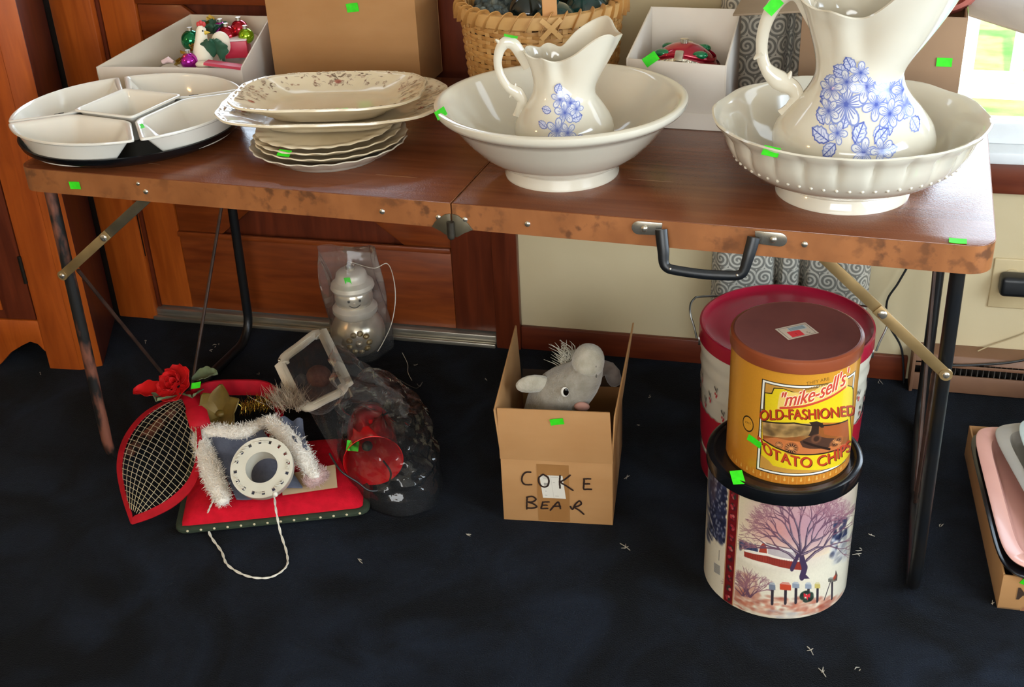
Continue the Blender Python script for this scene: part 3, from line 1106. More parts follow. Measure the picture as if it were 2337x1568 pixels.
R0, G_ = .2315, .0035
sec = [(R0 * math.cos(a), R0 * math.sin(a)) for a in np.linspace(R(-43.6), R(43.6), 22)]
y_in = .075
sec += [(y_in + .012, y_in + .012 - G_ * 1.4), (y_in + .002, y_in - .012), (y_in + .002, -(y_in - .012)), (y_in + .012, -(y_in + .012 - G_ * 1.4))]
for rot, lb in ((82.5, 'white wedge dish at the back of the black tray'), (172.5, 'white wedge dish on the left side of the black tray'),
                (262.5, 'white wedge dish at the front of the black tray'), (352.5, 'white wedge dish on the right of the black tray beside the platters')):
    dd = dish('wedge_dish', lb, sec, R(rot), .0160, .0675, .335, 'white section dishes on the black tray')
    if rot == 352.5:
        sticker(dd, (.115, -.098, .05), (.75, -.65, 0), (.6, .8, 0), .026, .013)
sq = [(0.108 * math.cos(R(37.5 + 90 * k)), 0.108 * math.sin(R(37.5 + 90 * k))) for k in range(4)]
dish('square_dish', 'white square dish set diamond-wise in the centre of the black tray', sq, 0, .0160, .0755, .30, 'white section dishes on the black tray')

# ---- stack of plates and platters
PC = (-.306, .188)
zz = TZ
plate_specs = [(.151, .033, 0, 0, 'lowest and widest scalloped plate of the stack, resting on the table', 'glazed_ironstone'),
               (.146, .024, .004, .006, 'second plate from the bottom of the stack under the platters', 'aged_ironstone'),
               (.142, .022, -.004, .008, 'third plate from the bottom of the stack, with green sticker', 'aged_ironstone'),
               (.133, .0165, -.012, .014, 'uppermost round plate directly under the two platters', 'aged_ironstone')]
for k, (pr, ph, ox, oy, lb, mm) in enumerate(plate_specs):
    pt_ = thing('round_plate', lb, 'plate', (PC[0] + ox, PC[1] + oy, zz), .1 * k, 'round plates stacked under the platters')
    lob = 22

    def wav(a, i, r, z, pr=pr):
        w = max(0, (r / pr - .78) / .22)
        return r * (1 + .012 * w * math.cos(lob * a)), z + .0012 * w * math.cos(lob * a + 1)
    f = .66 * pr
    MB().lathe([(0, .003), (f - .012, .003), (f - .008, 0), (f, 0), (f + .003, .004), (pr * .84, ph * .45), (pr - .004, ph - .004), (pr, ph - .0015), (pr - .002, ph), (pr * .83, ph * .45 + .0045), (f + .004, .0085), (0, .0075)], 132, fr=wav).build('plate_body', MATS[mm], pt_, angle=55)
    if k == 2:
        sticker(pt_, (-.052, -.122, ph - .006), (1, -.35, 0), (.3, .6, .45), .028, .014)
    zz += .0108 if k else .0160
zp = zz - .0108 + .0132


def platter_shape(phi, ex=3.4, a=1., b=1., notch=.03):
    c, s = math.cos(phi), math.sin(phi)
    r = (abs(c) ** ex + abs(s) ** ex) ** (-1 / ex)
    q = abs(math.sin(2 * phi))
    r *= 1 - notch * max(0, q - .75) * 4 * .5 + .006 * math.cos(16 * phi)
    return a * r * c, b * r * s


def platter(label, loc, rz, a, b, h, mm, sprigs, seed, tilt=0., sticker_at=None):
    p = thing('china_platter', label, 'platter', loc, rz, 'transfer printed platters on the plate stack', rx=tilt)
    prof = [(.60, .0), (.62, .004), (.80, h * .50), (.97, h - .007), (1., h - .004), (.995, h - .0005), (.975, h + .0004), (.93, h - .004), (.80, h * .50 + .006), (.66, .011), (.56, .009)]
    n = 120
    rings = [[(*(np.array(platter_shape(2 * PI * j / n, a=a, b=b)) * r), z) for j in range(n)] for r, z in prof]
    m = MB()
    m.loft(rings, True, True, True)
    m.build('platter_body', MATS[mm], p, angle=55)
    xs = [.66, .80, .93, .975]
    zs = [.011, h * .50 + .006, h - .004, h + .0004]
    cv = Canvas(1600, 240, -.1, 2 * PI - .1, .68, .985, ground='ded0b4')
    r_ = np.random.default_rng(seed)
    asp = .17   # metres per radian against metres per unit of radius differ: leaves drawn with this ratio
    for ph in np.arange(0, 2 * PI - .15, .02):
        if r_.random() < .25:
            cv.line([(ph, .965 + .008 * r_.random()), (ph + .014, .96)], .008, '6f5a48', .7)
    for c0, wd_ in sprigs:
        for k in range(int(wd_ * 95)):
            ph = c0 + r_.normal() * wd_ * .42
            y = r_.uniform(.73, .95)
            an = r_.uniform(0, 2 * PI)
            col = r_.choice(['5a4638', '7b6350', '8d7a66', '6b4a3c', '96765f'])
            L = r_.uniform(.03, .06)
            dx, dy = L * math.cos(an), L * math.sin(an) * .8
            k_ = r_.random()
            if k_ < .45:
                cv.ell(ph, y, .018, .011, col, .75, rot=an)
                cv.line([(ph, y), (ph + dx, y + dy)], .006, col, .7)
            elif k_ < .8:
                cv.line([(ph, y), (ph + dx * .5, y + dy * .5 + .01), (ph + dx, y + dy)], .006, col, .7, w1=.002)
            else:
                cv.ell(ph, y, .02, .02, 'a58c78', .4)
                for q in range(5):
                    a_ = q * 1.256 + an
                    cv.ell(ph + .02 * math.cos(a_), y + .018 * math.sin(a_), .011, .009, col, .5)
    for c0 in (PI / 2 + .02, 3.35, 6.0):
        cv.ell(c0, .80, .045, .030, '9a4f40', .75, soft=.2)
        cv.ell(c0 - .02, .785, .03, .02, '6e3026', .5, soft=.3)
        cv.line([(c0, .83), (c0 + .03, .88), (c0 + .05, .94)], .012, '5a4638', .9, w1=.005)
        cv.ell(c0 + .06, .90, .045, .014, '5a4638', .8, rot=.9)
        cv.ell(c0 - .05, .90, .045, .014, '6a5644', .8, rot=2.2)
        cv.ell(c0 - .13, .90, .03, .028, '8d7a66', .7)

    def surf(X, Y):
        c, s = np.cos(X), np.sin(X)
        ex = 3.4
        r = (np.abs(c) ** ex + np.abs(s) ** ex) ** (-1 / ex)
        q = np.abs(np.sin(2 * X))
        r = r * (1 - .03 * np.maximum(0, q - .75) * 2 + .006 * np.cos(16 * X))
        return np.stack([a * r * c * Y, b * r * s * Y, np.interp(Y, xs, zs) + .0006], -1)
    cv.decal('brown_transfer_print', surf, ink_on_china, p)
    if sticker_at:
        sticker(p, *sticker_at)
    return p


platter('large oblong platter with brown floral print, under the smaller one', (-.325, .262, zp), R(15), .222, .158, .036, 'aged_ironstone',
        [(.2, .5), (PI / 2, .8), (PI, .5), (5.9, .3)], 3)
platter('smaller oblong platter with brown floral print on top of the stack', (-.334, .264, zp + .0135), R(14), .190, .128, .040, 'aged_ironstone',
        [(.3, .6), (PI / 2, .9), (PI - .3, .6), (4.7, .15)], 5, sticker_at=((.045, -.103, .029), (1, 0, 0), (0, 1, .6), .024, .012))

# ---- wash bowl and small pitcher
bo = thing('wash_bowl', 'plain white wash bowl with rolled rim holding the small pitcher', 'bowl', (.160, .186, TZ))
prof = [(.0, .006), (.085, .006), (.092, .0), (.103, .0), (.104, .005), (.099, .018), (.101, .0225), (.120, .031), (.150, .052), (.178, .079), (.201, .106), (.211, .1165), (.2165, .1175), (.226, .1235), (.2315, .1305), (.2310, .1375), (.2255, .1405), (.2185, .139), (.211, .131), (.196, .108), (.170, .075), (.140, .047), (.105, .028), (.06, .021), (0, .0195)]
prof = [(r * (1 - .03 * min(1, max(0, (z - .03) / .08))) if r > .105 else r, z) for r, z in prof]
MB().lathe(prof, 128).build('bowl_body', glaze, bo, angle=45)
sticker(bo, (-.177, -.128, .139), (.55, -.8, -.25), (.7, .45, .5), .026, .02)


def sprig_flowers(cv, items):
    B1, B2, B3 = '4a58a0', '7480b4', 'b3b8d2'

    def petal(x, y, r, a):
        c, s = math.cos(a), math.sin(a)
        P = []
        for t in np.linspace(0, 1, 15):
            l = r * (.15 + .85 * math.sin(t * PI) ** .7)
            w = (t - .5) * 1.25
            P.append((x + l * math.cos(a + w), y + l * math.sin(a + w)))
        cv.poly([(x, y)] + P, 'd0cfd0', .95)
        cv.poly([(x, y)] + [(x + (p - x) * .55, y + (q - y) * .55) for p, q in P], B3, .25)
        cv.line(P, r * .085, B2, .9)
        for k in (4, 7, 10):
            cv.line([(x, y), (x + (P[k][0] - x) * .7, y + (P[k][1] - y) * .7)], r * .05, B1, .7, w1=r * .015)

    def leaf(x, y, l, a):
        c, s = math.cos(a), math.sin(a)
        up, dn = [], []
        for t in np.linspace(0, 1, 12):
            w = .34 * l * math.sin(t * PI) ** .8 * (1 + .18 * math.cos(t * 38))
            for lst, sg in ((up, 1), (dn, -1)):
                lst.append((x + l * t * c - sg * w * s, y + l * t * s + sg * w * c))
        cv.poly(up + dn[::-1], 'c3c8e2', .85)
        cv.line(up, l * .07, B1, .9)
        cv.line(dn, l * .07, B2, .9)
        cv.line([(x, y), (x + l * c, y + l * s)], l * .06, B1)
        for t in (.25, .45, .65):
            for sg in (1, -1):
                w = .24 * l * math.sin(t * PI)
                cv.line([(x + l * t * c, y + l * t * s), (x + l * (t + .15) * c - sg * w * s, y + l * (t + .15) * s + sg * w * c)], l * .035, B2)
    for it in items:
        if it[0] == 'l':
            leaf(*it[1:])
    for it in items:
        if it[0] == 'f':
            x, y, r, a = it[1:]
            r *= 1.2
            for k in range(5):
                petal(x, y, r, a + k * 2 * PI / 5)
            cv.ell(x, y, r * .12, r * .12, B1, .9)
        elif it[0] == 's':
            cv.line(it[1], it[2], B2, .8)


def smooth01(x):
    x = min(1, max(0, x))
    return x * x * (3 - 2 * x)


def pitcher(root, zr, spout, wall, hpath, hrad, items, ext, spurs):
    """zr: (z, r) outline; spout: (reach, lift, pinch)"""
    zs_, rs_ = [a for a, b in zr], [b for a, b in zr]
    cur = catmull([(b, a, 0) for a, b in zr], 6)
    cur = [(p[0], p[1]) for p in cur]
    H = cur[-1][1]

    def pt(phi, r, z, off=0.):
        w = smooth01((z / H - .60) / .40)
        c = math.cos(phi)
        s = smooth01((c + .12) / .92) ** 1.3
        d = (phi + PI) % (2 * PI) - PI
        pin = math.exp(-((abs(d) - 1.45) / .40) ** 2)
        bk = math.exp(-((abs(d) - PI) / .5) ** 2)
        rr_ = r - off + w * (spout[0] * s - spout[2] * pin + .25 * spout[0] * bk) + w * w * .0028 * math.cos(9 * d)
        z2 = z + w * w * (spout[1] * s * (1 - .42 * math.exp(-(d / .5) ** 2)) * 1.25 + .16 * spout[1] * bk - .10 * spout[1] * pin) + w * w * .0022 * math.cos(9 * d + .8)
        return (rr_ * math.cos(phi), rr_ * math.sin(phi), z2)
    n = 96
    ang_ = [2 * PI * j / n for j in range(n)]
    rings = [[(0.97 * cur[0][0] * math.cos(a), .97 * cur[0][0] * math.sin(a), .0) for a in ang_]]
    rings += [[pt(a, r, z) for a in ang_] for r, z in cur]
    r_, z_ = cur[-1]
    rings += [[pt(a, r_ - wall * .5, z_ + wall * .35) for a in ang_]]
    rings += [[pt(a, r, z, wall) for a in ang_] for r, z in cur[::-1] if z > .02]
    MB().loft(rings, True, True, True).build('pitcher_body', glaze, root, angle=55)
    hp_ = catmull(hpath, 7)
    hr = np.interp(np.linspace(0, 1, len(hp_)), np.linspace(0, 1, len(hrad)), hrad)
    hm = MB()
    hm.tube(hp_, list(hr), 12, flat=(1.25, .85), up=(0, 1, 0))
    for a_, b_, r_s in spurs:
        a_, b_ = np.array(a_), np.array(b_)
        hm.tube([a_, a_ * .5 + b_ * .5, b_], [r_s, r_s * .75, r_s * .2], 10)
    hm.build('handle', glaze, root)
    rc = np.array(cur)
    order = np.argsort(rc[:, 1])
    cv = Canvas(*ext, ground='d3cbb9')
    sprig_flowers(cv, items)

    def surf(X, Z):
        r = np.interp(Z, rc[order, 1], rc[order, 0]) + .0005
        ph = -PI / 2 + np.arcsin(np.clip(X / r, -.99, .99))
        return np.stack([r * np.cos(ph), r * np.sin(ph), Z], -1)
    cv.decal('blue_flower_print', surf, ink_on_china, root)


sp = thing('pitcher', 'small white pitcher with blue flowers standing in the plain wash bowl', 'pitcher', (.163, .196, TZ + .0205), R(15.8))
zr = [(.0, .058), (.004, .064), (.012, .068), (.03, .082), (.052, .0895), (.075, .086), (.098, .073), (.12, .058), (.143, .0505), (.165, .0505), (.182, .0545), (.196, .060)]
hp = [(-.060, 0, .172), (-.070, 0, .190), (-.084, 0, .212), (-.098, 0, .216), (-.109, 0, .204), (-.114, 0, .182), (-.110, 0, .160), (-.098, 0, .138), (-.082, 0, .126), (-.074, 0, .112), (-.078, 0, .098), (-.082, 0, .084)]
it = [('l', -.012, .138, .018, 1.2), ('l', .012, .136, .02, .6), ('l', .025, .125, .02, .9), ('l', -.022, .11, .016, 3.0), ('l', .012, .098, .02, .2), ('l', -.03, .085, .016, 2.6), ('l', -.022, .058, .018, 3.6), ('l', .02, .07, .016, -.3),
      ('f', -.006, .128, .013, .2), ('f', .012, .122, .014, .9), ('f', .002, .108, .015, .4), ('f', .022, .112, .010, 0.), ('f', -.012, .082, .016, .1), ('f', .006, .078, .013, .8), ('f', -.006, .060, .012, .5), ('s', [(0, .12), (-.004, .09), (-.012, .06)], .0012)]
pitcher(sp, zr, (.042, .036, .006), .0045, hp, [.0085, .008, .0085, .009, .0072, .006, .006, .0065, .0095, .0075, .0062, .0085], it, (520, 640, -.055, .055, .035, .165),
        [((-.104, 0, .212), (-.116, 0, .222), .006), ((-.088, 0, .128), (-.084, 0, .144), .006), ((-.088, 0, .128), (-.096, 0, .118), .005)])
sticker(sp, (-.089, -.003, .2265), (1, 0, -.22), (0, 1, .0), .024, .015)

# ---- fluted wash bowl and large pitcher
b2 = thing('wash_bowl', 'fluted white wash bowl with bead border holding the large pitcher', 'bowl', (.654, .192, TZ))
prof = [(.0, .006), (.09, .006), (.098, .0), (.111, .0), (.1115, .004), (.104, .020), (.107, .0245), (.130, .033), (.160, .047), (.184, .064), (.199, .082), (.207, .098), (.2125, .112), (.220, .122), (.2285, .1305), (.2305, .1345), (.2275, .1365), (.222, .135), (.213, .127), (.203, .112), (.193, .088), (.172, .060), (.14, .040), (.1, .029), (.05, .024), (0, .023)]
NF = 24


def flute(a, i, r, z):
    if 10 <= i <= 14 and r > .19:
        w = {10: .35, 11: .8, 12: 1., 13: .85, 14: .3}[i]
        k = abs(math.sin(a * NF / 2))
        return r - .0062 * w * (1 - k) ** 2 * 1.2 + .001 * w, z
    return r, z


def rimwav(a, i, r, z):
    r, z = flute(a, i, r, z)
    if 13 <= i <= 18:
        r *= 1 + .006 * math.cos(NF / 2 * a)
        z += .0009 * math.cos(NF / 2 * a)
    return r, z


prof = [(r * (1 - .03 * min(1, max(0, (z - .03) / .08))) if r > .112 else r, z) for r, z in prof]
MB().lathe(prof, 24 * 12, fr=rimwav).build('bowl_body', glaze, b2, angle=50)
bead = None
for k in range(60):
    a = 2 * PI * k / 60
    M = xf((.1855 * math.cos(a), .1855 * math.sin(a), .0705))
    if bead is None:
        bead = MB().sphere((0, 0, 0), (.0034, .0034, .0034), 8, 6).build('bead', glaze, b2)
        bead.matrix_local = M
    else:
        share(bead, b2, M)
sticker(b2, (-.102, -.197, .1315), (1, -.4, 0), (.2, .5, .6), .028, .016)
bp_ = thing('pitcher', 'large white pitcher with blue flowers standing in the fluted wash bowl', 'pitcher', (.664, .198, TZ + .0245), R(4))
zr = [(.0, .092), (.005, .098), (.014, .103), (.036, .122), (.064, .133), (.092, .127), (.118, .108), (.145, .085), (.172, .0715), (.205, .069), (.240, .073), (.268, .080), (.290, .090)]
hp = [(-.074, 0, .258), (-.086, 0, .276), (-.102, 0, .302), (-.122, 0, .306), (-.142, 0, .285), (-.1555, 0, .250), (-.158, 0, .214), (-.150, 0, .184), (-.128, 0, .163), (-.104, 0, .150), (-.096, 0, .134), (-.104, 0, .116), (-.114, 0, .102)]
it = []
r9 = np.random.default_rng(4)
for k in range(26):
    a = r9.uniform(0, 2 * PI)
    it.append(('l', .022 + .058 * math.cos(a), .165 + .042 * math.sin(a), r9.uniform(.016, .026), a + r9.uniform(-.6, .6)))
it += [('l', -.04, .10, .03, 2.7), ('l', -.03, .098, .026, 4.0), ('l', -.02, .118, .024, 1.4), ('l', .0, .10, .03, 1.2), ('l', .04, .085, .026, .3), ('l', -.05, .12, .022, 2.0), ('l', .03, .10, .026, .8), ('l', .085, .125, .022, -1.0)]
it += [('f', -.018, .150, .026, .3), ('f', .010, .176, .020, .8), ('f', .045, .168, .022, .1), ('f', .035, .196, .017, .5), ('f', .066, .190, .017, 1.0), ('f', -.02, .182, .016, .6), ('f', .07, .160, .018, .2), ('f', .028, .150, .018, .9), ('f', .074, .142, .016, .4), ('f', .0, .198, .015, .3), ('f', .05, .208, .014, .8), ('f', -.042, .168, .015, .4), ('f', -.044, .138, .014, .9), ('f', .05, .136, .016, .2),
       ('f', .014, .088, .017, .2), ('f', .042, .09, .015, .7), ('f', -.028, .112, .013, 0.), ('s', [(-.01, .13), (-.002, .11), (.014, .09)], .0018)]
pitcher(bp_, zr, (.072, .075, .008), .0055, hp, [.011, .0105, .0115, .012, .0098, .0084, .0078, .008, .0135, .0105, .0088, .0088, .012], it, (820, 820, -.069, .108, .058, .222),
        [((-.156, 0, .208), (-.170, 0, .196), .008), ((-.116, 0, .156), (-.108, 0, .178), .009), ((-.112, 0, .154), (-.124, 0, .142), .008), ((-.088, 0, .278), (-.076, 0, .292), .009)])
sticker(bp_, (-.143, -.0112, .287), (.65, 0, .75), (-.75, 0, .65), .028, .019)

# ================================================================== BOXES AND BASKET AT THE BACK OF THE TABLE
card = mat('cardboard', 'b48655', 'a97a49', rough=.8, scale=4, stretch=(1, 1, 3), bump=.06, bscale=60, bstretch=(1, 1, .1))
cardin = mat('cardboard_inside', '8d6a45', '80603d', rough=.85, scale=4)
whitecard = mat('white_card', 'd9cfc2', 'cfc4b6', rough=.7, scale=4)
greycard = mat('grey_card_inside', 'c3b8a6', 'b8ac9a', rough=.75, scale=5)


def inv(o, P):
    M = Matrix.Translation(o.location) @ o.rotation_euler.to_matrix().to_4x4()
    return tuple(M.inverted() @ Vector(tuple(P)))


bx = thing('cardboard_box', 'tall plain brown cardboard box standing behind the platters', 'box', (-.640, .600, TZ), R(2.5))
W_, D_, H_ = .355, .150, .42
for nm, b in (('front_panel', (0, W_, 0, .004, 0, H_)), ('back_panel', (0, W_, D_ - .004, D_, 0, H_)), ('side_panel', (0, .004, .0042, D_ - .0042, 0, H_)), ('side_panel', (W_ - .004, W_, .0042, D_ - .0042, 0, H_)), ('bottom_panel', (.0042, W_ - .0042, .0042, D_ - .0042, 0, .004)), ('top_flap', (.002, W_ - .002, .002, D_ / 2 - .001, H_, H_ + .004)), ('top_flap', (.002, W_ - .002, D_ / 2 + .001, D_ - .002, H_, H_ + .004))):
    MB().box(*b).build(nm, card, bx, bevel=.0012)
c = inv(bx, aty(805, 17, .609))
sticker(bx, (c[0], -.0006, c[2]), (1, 0, .12), (0, 0, 1), .028, .019)

# ---- low white carton of ornaments at the left
wb = thing('ornament_carton', 'low open white carton of ornaments behind the black tray', 'box', (-1.010, .452, TZ), 0)
FLp, FRp, BRp, BLp = (0, 0), (.348, .045), (.325, .245), (.115, .235)
hf, hb = .066, .132


def wall_panel(name, parent, a, b, ha, hb_, m, th=.004, inn=None):
    a, b = np.array(a), np.array(b)
    d = (b - a) / np.linalg.norm(b - a)
    n = np.array((-d[1], d[0])) * th
    q = [tuple(a), tuple(b), tuple(b + n), tuple(a + n)]
    return MB().hexa([(x, y, 0) for x, y in q], [(q[0][0], q[0][1], ha), (q[1][0], q[1][1], hb_), (q[2][0], q[2][1], hb_), (q[3][0], q[3][1], ha)]).build(name, m, parent, bevel=.001)


wall_panel('front_panel', wb, FLp, FRp, hf, hf, whitecard)
wall_panel('side_panel', wb, FRp, BRp, hf, hb, whitecard)
wall_panel('back_panel', wb, BRp, BLp, hb, hb, greycard)
wall_panel('side_panel', wb, BLp, FLp, hb, hf, greycard)
MB().prism([FLp, FRp, BRp, BLp], .0003, .003).build('bottom_panel', greycard, wb)


def place(px, py, z=None):
    """spot on the sloping heap of ornaments inside the carton"""
    p = aty(px, py, .505 + (155 - py) / 95 * .135)
    return (float(p[0]), float(p[1]), float(p[2]))


def shiny(name, c, c2=None, rough=.12):
    return mat(name, c, c2, rough=rough, metal=.75, scale=12, coat=.3)


def bauble(px, py, z, r, m, label):
    p = place(px, py)
    o = thing('glass_bauble', label, 'ornament', (p[0], p[1], p[2] - r), 0, 'ornaments in the white carton')
    MB().sphere((0, 0, r), r, 24, 14).build('ball', m, o)
    MB().lathe([(0, 2 * r - .001), (.006, 2 * r - .001), (.006, 2 * r + .006), (0, 2 * r + .006)], 12).build('cap', MATS['steel_bright'], o)
    return o


zc = TZ + .045
bauble(437, 92, zc + .02, .024, shiny('bauble_green', '0c7a4a'), 'shiny green bauble left of the white hen ornament')
bauble(432, 140, zc, .020, shiny('bauble_magenta', 'b81fa8'), 'magenta bauble in front of the white hen ornament')
bauble(505, 68, zc + .022, .019, MATS['bauble_magenta'], 'magenta bauble at the back of the carton')
bauble(519, 82, zc + .03, .023, shiny('bauble_red', 'b01228'), 'large red bauble beside the white egg ornament')
bauble(547, 66, zc + .03, .021, MATS['bauble_red'], 'red bauble at the far back corner of the carton')
bauble(562, 82, zc + .025, .018, shiny('bauble_lime', '8db71a'), 'lime green bauble next to the small red box')
eg = thing('egg_ornament', 'cream egg shaped ornament with holly leaf in the carton', 'ornament', place(506, 108, zc), 0)
MB().sphere((0, 0, .008), (.023, .021, .028), 20, 12).build('egg', mat('cream_matte', 'eee6d3', 'e2d8c0', rough=.6, scale=20), eg)
MB().tube([(.0, 0, -.045), (0, 0, -.015)], .004, 6).build('stem', mat('holly_green', '2d5c45', '24503a', rough=.5, scale=30), eg)


def holly(parent, loc, rz, rx, L=.05, m='holly_green', name='holly_leaf'):
    def f(u, v):
        w = .38 * L * math.sin(PI * min(1, v * .96 + .02)) ** .8 * (1 + .35 * abs(math.cos(v * 3.2 * PI)))
        return ((u - .5) * 2 * w, v * L, .16 * L * ((u - .5) * 2) ** 2 + .1 * L * math.sin(v * 3))
    o = MB(xf(loc, rz, rx)).sheet(f, 4, 14, .0008).build(name, MATS[m], parent)
    return o


holly(eg, (-.012, -.022, -.018), R(200), R(60))
holly(eg, (.006, -.024, -.022), R(170), R(75))
hen = thing('hen_ornament', 'white hen ornament with red comb and yellow beak in the carton', 'ornament', place(462, 122, zc), R(15))
MB().loft([[(r * math.cos(a) + ox, r * .9 * math.sin(a), z) for a in np.linspace(0, 2 * PI, 20, endpoint=False)] for z, r, ox in ((-.03, .006, .0), (-.026, .017, .0), (-.012, .023, .0), (.004, .022, .001), (.02, .018, .002), (.034, .014, .003), (.046, .0125, .005), (.056, .0105, .006), (.063, .005, .006))]).build('body', MATS['cream_matte'], hen)
for k in range(3):
    MB().sphere((.002 + .006 * k, 0, .066 + .003 * (k == 1)), (.005, .003, .006), 10, 8).build('comb', mat('comb_red', 'c33a3a', rough=.5), hen)
MB().lathe([(.005, 0), (.004, .004), (0, .013)], 10).build('beak', mat('beak_yellow', 'd9b53c', rough=.5), hen).matrix_local = xf((.015, -.004, .048), 0, 0, PI / 2)
for sy in (-1, 1):
    MB().sphere((.012, sy * .0085, .053), .002, 8, 6).build('eye', MATS['black_plastic'], hen)
sb = thing('gift_box', 'small red and white gift box in the right of the carton', 'box', (-.727, .60, TZ + .088), R(20))
MB().box(-.026, .026, -.024, .024, -.024, .014).build('box_body', mat('box_red', 'c22a44', 'b3203a', rough=.4), sb, bevel=.001)
MB().box(-.027, .027, -.025, .025, .0142, .018).build('lid', mat('pale_silver_card', 'c9b9b4', 'd8c8c2', rough=.4), sb, bevel=.001)
MB().prism([(-.06, -.02), (.02, -.03), (.03, .0), (-.05, .01)], 0, .006).build('red_card', MATS['box_red'], None, loc=place(528, 150, TZ + .03)).rotation_euler = (0, .2, .5)
tag(bpy.data.objects['red_card'], 'flat red card near the front right of the carton', 'card')
gold = mat('gold_foil', 'cfae52', 'a98732', rough=.25, metal=.9, scale=30)
for i, (px, py, z, lb) in enumerate(((412, 142, zc - .005, 'curled gold ribbon left of the magenta bauble'), (468, 62, zc + .04, 'curled gold ribbon above the white hen'), (440, 116, zc + .005, 'curled gold ribbon between hen and green bauble'))):
    m = MB()
    for k in range(5):
        a0 = rng.uniform(0, 6)
        m.tube([(.004 * k + .012 * math.cos(a0 + t * 3), .012 * math.sin(a0 + t * 3), -.012 + .02 * t + .004 * k) for t in np.linspace(0, 1, 9)], 1., 4, flat=(.0035, .0004))
    o = m.build('gold_ribbon', gold, loc=place(px, py, z))
    tag(o, lb, 'ribbon', 'gold ribbons in the carton')
    o['kind'] = 'stuff'
o = MB().tube([(-.02, 0, 0), (-.005, .004, .006), (.01, 0, .002)], [.005, .007, .003], 8).build('pink_flower', mat('petal_pink', 'e0c4c4', rough=.6), loc=place(388, 143, zc - .005))
tag(o, 'pale pink fabric flower at the front left of the carton', 'flower')
o = MB().sphere((0, 0, 0), (.017, .012, .008), 14, 8).build('gold_leaf', MATS['cream_matte'], loc=place(462, 147, zc - .01))
tag(o, 'small cream disc ornament at the carton front edge', 'ornament')
hs = thing('pine_sprig', 'dark green pine sprig behind the hen ornament', 'sprig', place(486, 78, zc + .01))
for k in range(5):
    holly(hs, (.004 * k - .01, 0, .0), R(72 * k), R(35), .04)

ts = thing('tissue_paper', 'crumpled white tissue paper under the ornaments in the carton', 'paper', (-1.010, .452, TZ))
def tis(u, v):
    y = .02 + .20 * v
    x0_, x1_ = .012 + .11 * v, .335 - .02 * v
    x = x0_ + (x1_ - x0_) * u
    return (x, y + .02 * u, .012 + .075 * v * (.35 + .65 * min(1, u * 1.6)) + .006 * math.sin(u * 21 + v * 7) * math.cos(v * 15 - u * 6))
MB().sheet(tis, 30, 20, .0008).build('paper_sheet', mat('tissue', 'd8cfc4', 'cbc1b4', rough=.8), ts)

# ---- splint basket
BC = (-.000, .612)
bk = thing('splint_basket', 'round woven splint basket with hoop handle behind the wash bowl', 'basket', (*BC, TZ))
splint = mat('splint', 'c08f4f', '9d6d36', rough=.55, scale=12, stretch=(1, 1, 3), ramp=(.3, .7), detail=6)
splint2 = mat('splint_pale', 'cfa468', 'b78a4e', rough=.55, scale=14, ramp=(.3, .7))
RB = lambda z: .150 + (.168 - .150) * (z / .2) ** .8
NSK = 44
for k in range(NSK):
    a = 2 * PI * k / NSK
    pts = [(RB(z) * math.cos(a), RB(z) * math.sin(a), z) for z in np.linspace(.003, .2, 5)]
    MB().tube(pts, 1., 4, flat=(.0055, .0011), up=(math.cos(a), math.sin(a), 0)).build('stake', splint2, bk)
NR = 22
for j in range(NR):
    z = .008 + j * .0086
    pts = []
    n = NSK * 4
    for i in range(n):
        a = 2 * PI * i / n
        wob = .0026 * math.cos(NSK / 2 * a + (PI if j % 2 else 0))
        zz_ = z + .0012 * math.sin(3 * a + j * 1.7) + .0006 * math.sin(11 * a + j)
        pts.append(((RB(z) + wob) * math.cos(a), (RB(z) + wob) * math.sin(a), zz_))
    MB().tube(pts, 1., 6, closed=True, flat=(.0046, .0016), up=(1, 0, 0)).build('weaver', splint, bk)
# rim: inner and outer hoops with diagonal lashing, then the handle
for rr_, z0, nm in ((.1735, .2, 'rim_hoop'), (.1625, .2, 'rim_hoop')):
    MB().lathe([(rr_ - .0025, z0 - .013), (rr_ + .0025, z0 - .012), (rr_ + .0035, z0), (rr_ + .0025, z0 + .012), (rr_ - .0025, z0 + .013), (rr_ - .0035, z0), (rr_ - .0025, z0 - .013)], 80).build(nm, splint2, bk)
lash = None
for k in range(36):
    a = 2 * PI * k / 36
    M = xf((0, 0, 0), a)
    if lash is None:
        pts = [(.1785 + .001, -.012, .184), (.1795, -.004, .2), (.176, .006, .2145), (.168, .010, .217), (.160, .013, .2145), (.157, .015, .2), (.159, .012, .186)]
        lash = MB().tube(catmull(pts, 3), 1., 4, flat=(.0045, .0008), up=(0, 0, 1)).build('lashing', splint, bk)
        lash.matrix_local = M
    else:
        share(lash, bk, M)
ha = math.atan2(-1.791 - .612, .733) + .10
hp = [(.1585 * math.cos(ha), .1585 * math.sin(ha), .05), (.162 * math.cos(ha), .162 * math.sin(ha), .2)]
hp += [(.162 * math.cos(t) * math.cos(ha), .162 * math.cos(t) * math.sin(ha), .2 + .20 * math.sin(t)) for t in np.linspace(.15, PI - .15, 15)]
hp += [(-.162 * math.cos(ha), -.162 * math.sin(ha), .2), (-.1585 * math.cos(ha), -.1585 * math.sin(ha), .05)]
MB().tube(hp, 1., 4, flat=(.0145, .0025), up=(math.cos(ha), math.sin(ha), 0)).build('hoop_handle', mat('handle_ash', 'c98f4c', 'b57c3d', rough=.5, scale=8, stretch=(1, 1, .4)), bk, bevel=.001)
